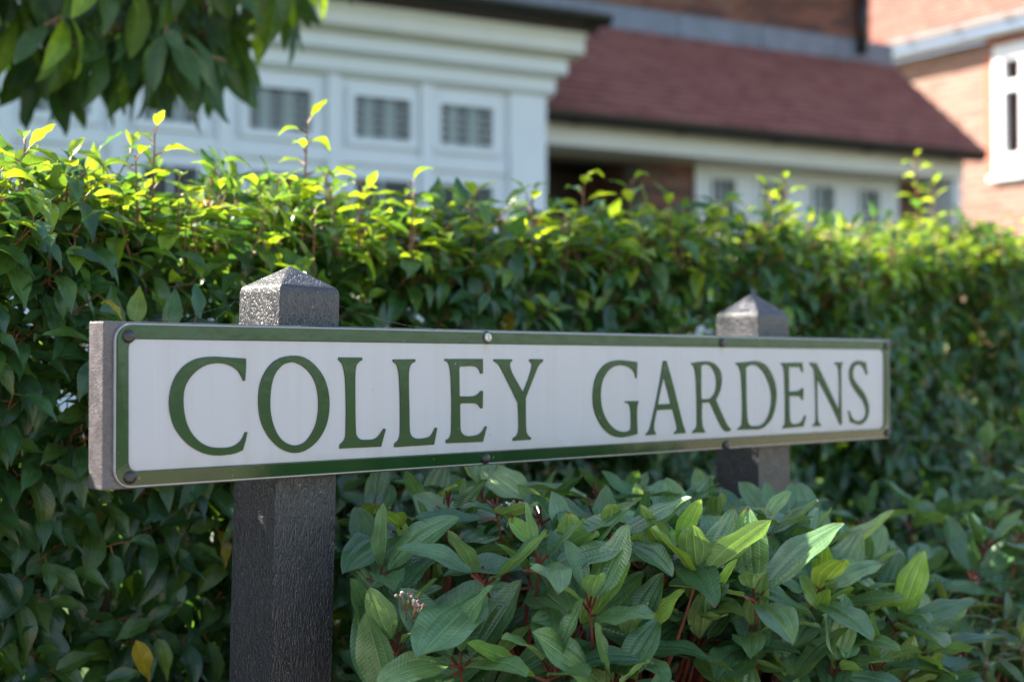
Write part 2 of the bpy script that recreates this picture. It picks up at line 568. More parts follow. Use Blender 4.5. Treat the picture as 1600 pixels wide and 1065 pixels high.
# ------------------------------------------------------------------ street name sign
GLYPHS = [
    ('C', ['139.9,118.0c 139.9,109.5 139.0,96.6c 136.9,96.6c 135.0,100.5 130.6,106.4 123.8,110.6 116.5,112.9 109.2,113.7 99.6,112.9 90.1,109.6 81.8,103.9 75.4,96.8 71.6,88.6 70.6,78.9 71.7,66.6 75.0,55.3 80.9,45.9 89.2,38.4 98.7,33.9 109.5,32.2 121.7,32.4 130.3,35.2 135.8,39.8 139.3,46.3c 141.8,46.2c 140.2,39.6 136.7,28.7c 126.6,25.9 116.8,25.0 107.1,25.0 96.3,26.7 85.7,30.8 73.9,38.4 63.4,50.0 58.2,60.8 55.5,73.1 56.1,84.2 59.2,95.4 65.5,105.5 73.6,112.7 84.1,117.6 94.8,119.4 106.8,119.8 122.6,119.0 138.0,118.3']),
    ('O', ['196.1,121.2 209.4,119.5 221.5,112.8 232.4,101.7 238.5,89.4 241.1,74.9 240.0,59.4 235.2,46.2 225.7,34.3 213.6,26.6 201.7,23.6 188.5,25.4 175.5,32.4 164.6,43.6 157.5,57.2 154.7,73.2 155.9,90.3 161.2,103.1 170.1,113.3 181.7,119.2', '196.1,114.7 205.4,111.9 214.7,105.6 222.2,96.2 226.3,84.0 227.4,69.6 225.0,54.2 219.6,43.4 210.9,34.3 199.7,31.0 188.5,33.6 179.4,40.4 172.9,51.4 169.2,64.4 168.5,78.3 170.2,92.3 174.6,103.6 183.0,111.7 189.5,114.0']),
    ('L', ['253.0,119.7c 283.3,119.6c 283.8,117.3c 279.8,115.3 276.2,111.7 274.8,106.0 274.4,94.7 274.6,64.2 275.4,42.7 277.1,37.5 281.4,34.3 288.5,33.4 298.6,33.7 305.9,37.1 312.5,44.4c 315.4,43.9c 308.9,25.5c 254.3,25.7c 254.9,29.9c 258.8,32.6 261.3,36.4 262.3,43.1 262.6,68.9 261.7,94.8 259.7,107.2 257.2,113.3 252.7,117.3c']),
    ('L', ['325.2,117.7c 355.9,118.1c 356.6,115.8c 351.3,113.4 348.7,109.9 347.2,103.5 347.1,85.9 347.9,62.6 348.4,42.7 350.6,36.2 355.2,33.1 361.3,32.1 372.1,32.7 379.1,35.2 384.9,43.3c 387.8,42.9c 383.1,24.8c 326.9,24.3c 328.1,28.5c 331.8,31.0 334.0,34.4 335.1,40.8 335.2,67.5 334.2,94.2 332.7,105.8 330.2,112.2 325.2,115.7c']),
    ('E', ['398.9,118.6c 455.9,118.8c 456.1,102.5c 452.6,102.2c 450.9,106.1 446.8,109.5 439.3,110.7 421.4,110.4c 420.1,108.0c 420.6,77.8c 422.2,76.9c 440.2,76.8 447.6,78.7 453.4,82.9c 456.1,82.5c 455.8,63.2c 452.6,63.0c 449.3,67.0 441.8,69.0 423.0,69.3c 421.4,67.6c 421.9,42.8 423.9,36.7 429.6,33.1 438.6,32.2 448.5,33.5 455.1,36.9 459.8,42.6c 462.3,42.2c 456.1,25.2c 400.6,25.7c 401.0,29.1c 405.3,31.1 407.7,34.8 408.7,42.0 409.0,70.8 407.7,99.6 406.1,109.3 403.7,114.7 398.9,116.7c']),
    ('Y', ['473.2,118.5c 501.9,118.5c 502.4,116.7c 499.0,114.2 499.3,109.2 504.5,99.8 519.9,80.2c 529.1,96.5 534.5,110.4 533.6,114.4 530.6,116.1c 530.9,118.8c 553.0,118.8c 552.5,116.1c 545.3,111.0 539.0,100.2 525.6,76.3 524.3,71.3 524.2,56.1 524.9,37.2 527.4,30.8 533.0,27.1c 532.7,24.9c 503.3,24.6c 504.2,27.6c 509.7,30.4 512.4,35.1 512.9,46.3 511.9,67.7c 499.3,86.7 485.5,106.7 480.4,112.9 473.6,116.4c']),
    ('G', ['721.8,115.8c 721.4,104.3 720.4,95.2c 719.3,95.2c 717.1,101.3 712.6,106.1 704.4,109.8 691.7,111.8 680.0,110.6 669.4,106.2 660.5,97.9 655.3,87.9 653.5,76.1 655.2,61.9 660.5,49.9 669.3,39.6 680.8,32.1 695.1,28.6 706.0,29.5 709.7,32.4c 710.1,40.2 709.4,54.8 707.0,62.0 703.4,64.3 698.8,65.6c 699.2,66.8c 724.1,66.6c 723.5,64.2c 721.7,59.3 721.1,47.2 722.1,25.3c 713.3,23.8 700.6,22.4 687.9,22.3 673.7,25.2 659.5,33.3 647.3,46.7 640.8,61.0 639.6,75.1 641.9,89.2 647.4,100.4 657.9,110.4 670.3,115.7 686.3,117.9 700.7,117.4']),
    ('A', ['772.9,117.5c 778.9,117.5c 791.8,87.9 810.2,40.0 815.1,29.8 817.7,24.7c 817.3,23.2c 794.1,22.7c 795.5,24.8c 799.4,27.1 800.0,32.7 791.7,54.8c 760.0,54.3c 755.2,40.2 754.2,30.4 757.6,25.0c 757.1,23.2c 738.3,23.0c 739.2,24.8c 744.8,28.9 748.6,36.7 757.2,61.1 765.8,89.3', '774.0,97.3c 781.1,79.3 787.8,62.0c 761.9,61.5c 766.7,78.2']),
    ('R', ['830.0,114.4c 844.1,116.0 860.4,116.9 874.8,115.4 885.1,110.3 892.4,102.5 894.5,92.1 892.3,80.5 887.1,71.5 881.8,65.8c 889.1,54.7 899.5,40.2 906.9,30.9 914.3,25.5c 913.2,23.1 906.8,22.1 900.5,23.3c 893.2,30.0 882.8,43.2 873.5,56.3 868.8,62.4c 852.0,61.8c 851.6,44.0 852.9,32.5 855.6,27.3 859.0,23.8c 858.4,22.3c 832.1,22.8c 832.9,24.8c 838.8,28.4 841.4,32.8 841.5,56.9 840.4,88.7 838.0,103.9 835.0,110.3 830.4,113.1c', '850.6,111.3c 860.4,112.8 870.6,110.5 878.9,102.5 883.0,92.2 881.9,79.3 876.7,71.7 868.4,67.3 852.4,66.6c 850.8,69.5 850.3,88.6']),
    ('D', ['925.8,115.2c 949.1,116.2 968.9,117.6 984.5,115.6 999.1,108.9 1011.5,95.4 1017.8,81.8 1019.3,68.2 1015.8,50.7 1006.6,36.1 993.0,27.0 979.6,23.2 961.8,23.3 929.7,23.7c 930.3,25.6c 936.8,28.7 939.6,33.9 940.6,54.9 939.2,83.9 937.1,101.0 932.8,109.6 926.4,113.5c', '948.5,108.9c 962.3,112.2 975.5,110.2 988.9,102.2 1000.1,88.7 1006.8,73.8 1007.2,59.0 1002.1,44.3 993.0,33.7 981.8,28.7 968.5,27.8 957.5,29.4 952.0,36.2 949.9,54.7 949.0,81.2']),
    ('E', ['1030.7,115.0c 1082.5,115.7c 1084.0,101.6c 1081.9,101.9c 1079.3,106.7 1074.1,109.1 1049.3,109.2c 1049.8,74.6c 1062.0,74.5 1075.1,75.7 1082.2,79.0c 1084.9,78.3c 1084.1,62.4c 1081.7,61.8c 1078.1,66.0 1071.4,67.7 1050.2,67.8c 1051.2,39.0 1053.5,31.4 1059.4,28.1 1073.6,28.5 1082.0,32.0 1088.0,39.5c 1091.6,38.7c 1084.3,23.7c 1033.7,22.4c 1034.9,24.7c 1038.3,27.1 1040.2,33.8 1040.4,66.5 1038.7,97.9 1036.5,108.8 1031.2,112.9c']),
    ('N', ['1101.7,115.7c 1118.8,114.6c 1149.5,77.6 1177.1,44.4c 1177.8,78.7 1176.2,103.0 1172.4,110.8 1166.1,113.7c 1166.9,116.1c 1186.5,116.1c 1187.3,114.4c 1183.2,110.8 1182.0,93.0 1182.3,64.3 1183.8,24.3c 1180.0,22.7c 1159.4,49.1 1119.9,93.3c 1119.7,65.3 1120.8,37.3 1124.4,28.1 1130.5,24.4c 1129.3,23.0c 1108.4,23.4c 1109.7,25.3c 1114.6,28.3 1116.6,37.4 1116.0,68.2 1113.1,100.4 1109.0,108.8 1102.2,113.0c']),
    ('S', ['1250.7,116.0c 1251.2,107.2 1254.6,97.6c 1250.5,97.7c 1245.3,105.7 1237.3,111.3 1226.8,112.7 1217.6,108.7 1214.1,100.0 1216.7,91.3 1229.2,81.0 1245.0,69.2 1255.6,54.4 1257.6,41.2 1252.7,31.1 1242.0,24.1 1228.7,22.3 1206.5,27.2c 1201.5,43.9c 1204.8,43.1c 1210.5,34.3 1220.9,28.7 1232.7,28.0 1244.7,32.0 1249.6,39.9 1247.5,48.7 1239.6,59.1 1223.8,71.0 1209.6,84.1 1204.4,97.1 1207.1,108.0 1215.0,115.2 1228.1,118.5 1238.7,117.7']),
]



def crm(p0, p1, p2, p3, t):
    return tuple(0.5 * ((2 * b) + (-a + c) * t + (2 * a - 5 * b + 4 * c - d) * t * t + (-a + 3 * b - 3 * c + d) * t ** 3)
                 for a, b, c, d in zip(p0, p1, p2, p3))


def outline(txt, k=5):
    P, C = [], []
    for tok in txt.split():
        C.append(tok.endswith('c'))
        x, y = tok.rstrip('c').split(',')
        P.append((float(x), float(y)))
    n = len(P)
    out = []
    for i in range(n):
        j = (i + 1) % n
        p1, p2 = P[i], P[j]
        p0 = P[i - 1] if not C[i] else tuple(2 * a - b for a, b in zip(p1, p2))
        p3 = P[(j + 1) % n] if not C[j] else tuple(2 * a - b for a, b in zip(p2, p1))
        ln = math.hypot(p2[0] - p1[0], p2[1] - p1[1])
        if C[i] and C[j]:
            out.append(p1)
            continue
        for q in range(k):
            out.append(crm(p0, p1, p2, p3, q / k))
    return out


def rrect(x0, x1, z0, z1, r, k=8):
    pts = []
    for cx, cz, a0 in ((x1 - r, z1 - r, 0), (x0 + r, z1 - r, 90), (x0 + r, z0 + r, 180), (x1 - r, z0 + r, 270)):
        for i in range(k + 1):
            a = R(a0 + 90 * i / k)
            pts.append((cx + r * math.cos(a), cz + r * math.sin(a)))
    return pts


def build_sign():
    root = thing('street_name_sign', 'long white street sign with green border and letters on two dark square posts',
                 'sign', (-0.362, 1.297, 0), SANG)
    # posts with pyramid caps
    def post(x0, x1, y0, y1, zs, za, lean):
        bm = bmesh.new()
        xc, yc = (x0 + x1) / 2, (y0 + y1) / 2
        lv = []
        zz = [0.0, 0.3, 0.5, 0.65, zs - 0.006, zs]
        for z in zz:
            g = 0.0012 if z == zs else 0
            lv.append([bm.verts.new((x, y, z)) for x, y in ((x0 + g, y0 + g), (x1 - g, y0 + g), (x1 - g, y1 - g), (x0 + g, y1 - g))])
        for a, b in zip(lv, lv[1:]):
            for i in range(4):
                bm.faces.new((a[i], a[(i + 1) % 4], b[(i + 1) % 4], b[i]))
        ap = bm.verts.new((xc, yc, za))
        for i in range(4):
            bm.faces.new((lv[-1][i], lv[-1][(i + 1) % 4], ap))
        bm.faces.new(tuple(reversed(lv[0])))
        ed = [e for e in bm.edges if not (abs(e.verts[0].co.z - e.verts[1].co.z) < 1e-5 and e.verts[0].co.z < zs - 0.003)]
        bmesh.ops.bevel(bm, geom=ed, offset=0.0022, segments=3, affect='EDGES', profile=0.5)
        bmesh.ops.translate(bm, verts=bm.verts, vec=(-xc, -yc, -0.6))
        me = bpy.data.meshes.new('post')
        bm.to_mesh(me)
        bm.free()
        o = link('post', me, M['post'], root, (xc, yc, 0.6))
        o.rotation_euler = (0, lean, 0)
        return o
    post(0.1960, 0.2725, 0.0300, 0.1060, 0.812, 0.8365, R(1.5))['label'] = 'left post leaning very slightly'
    post(1.0190, 1.0945, 0.0300, 0.1060, 0.805, 0.8365, R(0.0))
    # backing board
    MB().box(-0.0105, 1.3240, 0.0032, 0.0298, 0.6165, 0.7702).obj('backing_board', M['board'], root, bevel=0.0015)
    # plate
    out = rrect(0.0, 1.3130, 0.6182, 0.7686, 0.0165)
    n = len(out)
    vs = [(x, 0.0, z) for x, z in out] + [(x, 0.0030, z) for x, z in out]
    fs = [tuple(range(n)), tuple(reversed(range(n, 2 * n)))]
    fs += [(i, n + i, n + (i + 1) % n, (i + 1) % n) for i in range(n)]
    me = bpy.data.meshes.new('name_plate')
    me.from_pydata(vs, [], fs)
    me.materials.append(M['enamel_white'])
    me.materials.append(M['alu'])
    for p in me.polygons:
        p.material_index = 0 if p.index == 0 else 1
    bm = bmesh.new(); bm.from_mesh(me); bmesh.ops.recalc_face_normals(bm, faces=bm.faces); bm.to_mesh(me); bm.free()
    plate = link('name_plate', me, None, root)
    # raised green border: outer edge rolls back a little, most along the bottom
    loops = []
    def ylift(z, y_out_bottom, y_out):
        k = max(0.0, min(1.0, (z - 0.6175) / 0.03))
        return y_out_bottom * (1 - k) + y_out * k
    A = rrect(0.0007, 1.3123, 0.6187, 0.7680, 0.0158)
    B = rrect(0.0015, 1.3115, 0.6194, 0.7673, 0.0150)
    Cc = rrect(0.0127, 1.3003, 0.6318, 0.7550, 0.0098)
    Dd = rrect(0.0139, 1.2991, 0.6330, 0.7538, 0.0090)
    vs = []
    vs += [(x, 0.0018, z) for x, z in A]
    vs += [(x, ylift(z, -0.0006, -0.0018), z) for x, z in B]
    vs += [(x, ylift(z - 0.0116, -0.0034, -0.0018), z) for x, z in Cc]
    vs += [(x, 0.0003, z) for x, z in Dd]
    n = len(A)
    fs = []
    for a in range(3):
        for i in range(n):
            j = (i + 1) % n
            fs.append((a * n + i, a * n + j, (a + 1) * n + j, (a + 1) * n + i))
    me = bpy.data.meshes.new('border')
    me.from_pydata(vs, [], fs)
    bm = bmesh.new(); bm.from_mesh(me); bmesh.ops.recalc_face_normals(bm, faces=bm.faces)
    if sum(f.normal.y * f.calc_area() for f in bm.faces) > 0:
        bmesh.ops.reverse_faces(bm, faces=bm.faces)
    bm.to_mesh(me); bm.free()
    link('border', me, M['enamel_green'], plate)
    # raised letters
    for ch, loops in GLYPHS:
        cu = bpy.data.curves.new('letter', 'CURVE')
        cu.dimensions = '2D'
        cu.fill_mode = 'BOTH'
        cu.extrude = 0.0007
        cu.bevel_depth = 0.0006
        cu.bevel_resolution = 2
        cu.offset = -0.0005
        for lp in loops:
            pts = outline(lp)
            sp = cu.splines.new('POLY')
            sp.points.add(len(pts) - 1)
            for q, (x, z) in zip(sp.points, pts):
                q.co = (x / 1000, z / 1000 + 0.6184, 0, 1)
            sp.use_cyclic_u = True
        tmp = bpy.data.objects.new('letter_outline', cu)
        me = bpy.data.meshes.new_from_object(tmp)
        bpy.data.objects.remove(tmp)
        bpy.data.curves.remove(cu)
        me.name = 'letter'
        for v in me.vertices:
            x, y, z = v.co
            v.co = (x, -0.0003 - z, y)
        bm = bmesh.new(); bm.from_mesh(me); bmesh.ops.remove_doubles(bm, verts=bm.verts, dist=1e-6); bmesh.ops.recalc_face_normals(bm, faces=bm.faces)
        bm.to_mesh(me); bm.free()
        me.polygons.foreach_set('use_smooth', [False] * len(me.polygons))
        o = link('letter', me, M['enamel_green'], plate)
        o['label'] = 'green capital letter ' + ch
    # bolts
    def dome(r, h, flat):
        bm = bmesh.new()
        prof = [(r, 0), (r, h * 0.25)] + [(r * math.cos(a), h * (0.25 + 0.75 * math.sin(a))) for a in (0.4, 0.75, 1.05, 1.3)]
        if flat:
            prof = [(r, 0), (r, h * 0.6), (r * 0.86, h), (r * 0.45, h), (r * 0.40, h * 0.45)]
        K = 18
        rings = [[bm.verts.new((q * math.cos(2 * math.pi * i / K), -y, q * math.sin(2 * math.pi * i / K))) for i in range(K)] for q, y in prof]
        for a, b in zip(rings, rings[1:]):
            for i in range(K):
                bm.faces.new((a[i], a[(i + 1) % K], b[(i + 1) % K], b[i]))
        bm.faces.new(rings[-1])
        bmesh.ops.recalc_face_normals(bm, faces=bm.faces)
        me = bpy.data.meshes.new('bolt')
        bm.to_mesh(me)
        bm.free()
        me.polygons.foreach_set('use_smooth', [True] * len(me.polygons))
        return me
    cap = dome(0.0064, 0.0042, False)
    cap.materials.append(M['bolt_black'])
    wash = dome(0.0072, 0.0012, False)
    wash.materials.append(M['bolt_dark'])
    for (x, z) in ((0.0125, 0.7565), (0.0145, 0.6275), (0.4594, 0.6245), (0.8949, 0.7605), (0.9027, 0.6225), (1.3057, 0.7600), (1.3075, 0.6260)):
        b = link('bolt', cap, None, root, (x, -0.0014, z))
    sil = dome(0.0050, 0.0030, True)
    sil.materials.append(M['bolt_silver'])
    b = link('bolt', sil, None, root, (0.4613, -0.0024, 0.7615))
    b['label'] = 'bare silver screw without its black cap'
    w = link('washer', wash, None, b, (0, 0.0012, 0))
    return root


build_sign()


def cobweb():
    t = thing('cobweb', 'fine cobweb threads strung from the left post cap to the top of the sign', 'cobweb', (-0.2, 1.5, 0.78))
    def P(u, y, z):
        c, s = math.cos(SANG), math.sin(SANG)
        return Vector((-0.362 + u * c - y * s, 1.297 + u * s + y * c, z)) - Vector((-0.2, 1.5, 0.78))
    for a, b, sag in ((P(0.205, 0.11, 0.806), P(0.115, 0.03, 0.7705), 0.004), (P(0.205, 0.10, 0.80), P(0.02, 0.03, 0.7705), 0.006),
                      (P(0.20, 0.08, 0.79), P(0.19, 0.035, 0.7705), 0.0005), (P(0.283, 0.06, 0.80), P(0.40, 0.02, 0.7705), 0.005)):
        pts = [a.lerp(b, i / 8) - Vector((0, 0, sag * 4 * (i / 8) * (1 - i / 8))) for i in range(9)]
        MB().tube(pts, 0.00004, 3).obj('thread', simple('web', (0.7, 0.7, 0.7), 0.3), t)


cobweb()


# ------------------------------------------------------------------ masonry helpers (local frame: x along wall, y into the wall, z up)
def holes_grid(x0, x1, z0, z1, holes):
    xs = sorted({x0, x1, *[min(max(h[i], x0), x1) for h in holes for i in (0, 1)]})
    zs = sorted({z0, z1, *[min(max(h[i], z0), z1) for h in holes for i in (2, 3)]})
    for a, b in zip(xs, xs[1:]):
        for c, d in zip(zs, zs[1:]):
            mx, mz = (a + b) / 2, (c + d) / 2
            if not any(h[0] < mx < h[1] and h[2] < mz < h[3] for h in holes):
                yield a, b, c, d


def pick(root, cands, limit=300):
    """split candidate pieces (local centre, ...) into the ones in view, nearest first, and the rest"""
    Mw = Matrix.Translation(root.location) @ Matrix.Rotation(root.rotation_euler.z, 4, 'Z')
    a, b = [], []
    for c in cands:
        w = Mw @ Vector(c[0])
        (a if in_frame(w, 12) else b).append((w.length, c))
    a.sort(key=lambda q: q[0])
    return [c for _, c in a[:limit]], [c for _, c in a[limit:]] + [c for _, c in b]


BRICK_ME = {}


def brick_mesh(mat, L):
    k = (mat.name, round(L, 3))
    if k not in BRICK_ME:
        me = MB().box(-L / 2, L / 2, 0, 0.03, -0.0325, 0.0325).mesh('brick')
        me.materials.append(mat)
        at = me.attributes.new('tint', 'FLOAT_COLOR', 'POINT')
        BRICK_ME[k] = me
    return BRICK_ME[k]


def joined(name, boxes, mat, parent):
    """boxes: list of 8-vertex arrays; random tint each"""
    if not boxes:
        return
    V = np.concatenate(boxes)
    n = len(boxes)
    F = (np.array(BOXF)[None] + (np.arange(n) * 8)[:, None, None]).reshape(-1, 4)
    me = bpy.data.meshes.new(name)
    me.from_pydata(V.tolist(), [], F.tolist())
    at = me.attributes.new('tint', 'FLOAT_COLOR', 'POINT')
    r = np.repeat(rng.random(n), 8)
    at.data.foreach_set('color', np.stack([r, r, r, np.ones_like(r)], 1).astype(np.float32).ravel())
    o = link(name, me, mat, parent)
    o['kind'] = 'stuff'
    return o


UNIT = np.array([(x, y, z) for z in (0, 1) for x, y in ((0, 0), (1, 0), (1, 1), (0, 1))], float)


def brick_wall(root, wall_name, x0, x1, z0, z1, y, mat, mortar, holes=(), budget=300, side=None):
    wall = MB()
    for a, b, c, d in holes_grid(x0, x1, z0, z1, holes):
        wall.box(a, b, y + 0.008, y + 0.22, c, d)
    w = wall.obj(wall_name, mortar, root)
    cands = []
    k0 = int(math.floor(z0 / 0.075))
    row = k0
    while row * 0.075 < z1 - 0.02:
        zc = row * 0.075 + 0.0375
        if zc - 0.03 >= z0 - 0.02:
            off = 0.0 if row % 2 else 0.1125
            x = math.floor(x0 / 0.225) * 0.225 - off
            while x < x1:
                a, b = max(x + 0.005, x0), min(x + 0.220, x1)
                segs = [(a, b)]
                for h in holes:
                    if h[2] - 0.02 < zc < h[3] + 0.02:
                        new = []
                        for s0, s1 in segs:
                            if s1 <= h[0] or s0 >= h[1]:
                                new.append((s0, s1))
                            else:
                                if s0 < h[0]:
                                    new.append((s0, h[0]))
                                if s1 > h[1]:
                                    new.append((h[1], s1))
                        segs = new
                for s0, s1 in segs:
                    if s1 - s0 > 0.03:
                        cands.append((((s0 + s1) / 2, y, zc), s1 - s0))
                x += 0.225
        row += 1
    near, far = pick(root, cands, budget)
    for c, L in near:
        o = link('brick', brick_mesh(mat, L), None, w, (c[0], c[1] + random.uniform(-0.002, 0.002), c[2]))
    joined('brickwork', [UNIT * np.array([L, 0.03, 0.065]) + np.array([c[0] - L / 2, c[1], c[2] - 0.0325]) for c, L in far], mat, w)
    return w, len(near)


def tiled_roof(root, name, x0, x1, y0, z0, y1, z1, mat, gauge=0.1, wid=0.165, budget=300):
    run, rise = y1 - y0, z1 - z0
    SL = math.hypot(run, rise)
    ty, tz = run / SL, rise / SL
    ny, nz = -tz, ty
    deck = MB().prism([(y0 - ny * 0.0, z0), (y1, z1), (y1 - ny * 0.08, z1 - nz * 0.08), (y0 - ny * 0.08, z0 - nz * 0.08)], x0, x1).obj(name, M['roof_felt'], root)
    cands = []
    n = int(SL / gauge)
    for r in range(n + 1):
        s = r * gauge
        if s + 0.03 > SL:
            break
        x = x0 - (wid / 2 if r % 2 else 0)
        while x < x1 - 0.01:
            a, b = max(x, x0), min(x + wid - 0.004, x1)
            if b - a > 0.02:
                cands.append((((a + b) / 2, y0 + ty * s, z0 + tz * s), b - a))
            x += wid
    near, far = pick(root, cands, budget)
    tilt = math.atan2(tz, ty) - 0.10
    cache = {}

    def verts(L):
        v = UNIT * np.array([L, gauge * 1.45, 0.020]) - np.array([L / 2, 0, 0])
        v[(v[:, 1] > 0.01) & (v[:, 2] > 0.001), 2] = 0.012
        c, s_ = math.cos(tilt), math.sin(tilt)
        o = v.copy()
        o[:, 1] = v[:, 1] * c - v[:, 2] * s_
        o[:, 2] = v[:, 1] * s_ + v[:, 2] * c
        return o
    lift = 0.012
    for c, L in near:
        k = round(L, 3)
        if k not in cache:
            me = bpy.data.meshes.new('tile')
            me.from_pydata(verts(L).tolist(), [], BOXF)
            me.attributes.new('tint', 'FLOAT_COLOR', 'POINT')
            me.materials.append(mat)
            cache[k] = me
        o = link('tile', cache[k], None, deck, (c[0], c[1] + ny * lift, c[2] + nz * lift + random.uniform(-0.002, 0.002)))
        o.rotation_euler = (random.uniform(-0.012, 0.012), random.uniform(-0.006, 0.006), 0)
    joined('tiling', [verts(L) + np.array([c[0], c[1] + ny * lift, c[2] + nz * lift]) for c, L in far], mat, deck)
    return deck


def gutter(root, x0, x1, y, z, r, mat, brackets=0.9, joint=None):
    """half-round gutter; y,z = centre of the rim"""
    m = MB()
    prof = [(y + r * math.cos(a), z - r * math.sin(a)) for a in [math.pi * i / 8 for i in range(9)]]
    prof += [(y + (r - 0.004) * math.cos(a), z - (r - 0.004) * math.sin(a)) for a in [math.pi * (8 - i) / 8 for i in range(9)]]
    m.prism(prof, x0, x1)
    for xe in (x0, x1):
        m.prism([(y + r * math.cos(math.pi * i / 8), z - r * math.sin(math.pi * i / 8)) for i in range(9)], xe - 0.002, xe + 0.002)
    g = m.obj('gutter', mat, root)
    if brackets:
        bm_ = MB().prism([(y + (r + 0.008) * math.cos(math.pi * i / 8), z - (r + 0.008) * math.sin(math.pi * i / 8)) for i in range(9)], -0.03, 0.03).mesh('bracket')
        bm_.materials.append(joint or mat)
        x = x0 + brackets / 2
        while x < x1:
            link('bracket', bm_, None, g, (x, 0, 0))
            x += brackets
    return g


def window(root, x0, x1, z0, z1, y, fw=0.07, depth=0.05, mat=None, nx=0, nz=0, blinds=(), proud=0.02, bars=None, back=True):
    """frame ring around the pane opening (x0..z1 = glass), pane, glazing bars, blinds and dark room behind"""
    mat = mat or M['white_paint']
    f = MB()
    f.box(x0 - fw, x1 + fw, y - proud, y + depth, z1, z1 + fw)
    f.box(x0 - fw, x1 + fw, y - proud - 0.012, y + depth, z0 - fw, z0)
    f.box(x0 - fw, x0, y - proud, y + depth, z0, z1)
    f.box(x1, x1 + fw, y - proud, y + depth, z0, z1)
    w = f.obj('window', mat, root)
    MB().box(x0, x1, y + 0.015, y + 0.021, z0, z1).obj('pane', M['glass'], w)
    bm = bars or M['white_paint']
    for i in range(1, nx):
        xx = x0 + (x1 - x0) * i / nx
        MB().box(xx - 0.007, xx + 0.007, y + 0.003, y + 0.014, z0, z1).obj('glazing_bar', bm, w)
    for i in range(1, nz):
        zz = z0 + (z1 - z0) * i / nz
        MB().box(x0, x1, y + 0.005, y + 0.0135, zz - 0.0065, zz + 0.0065).obj('glazing_bar', bm, w)
    for a, b in blinds:
        MB().box(x0 + (x1 - x0) * a, x0 + (x1 - x0) * b, y + 0.026, y + 0.030, z0 - 0.02, z1 + 0.02).obj('blind', M['blind'], w)
    return w


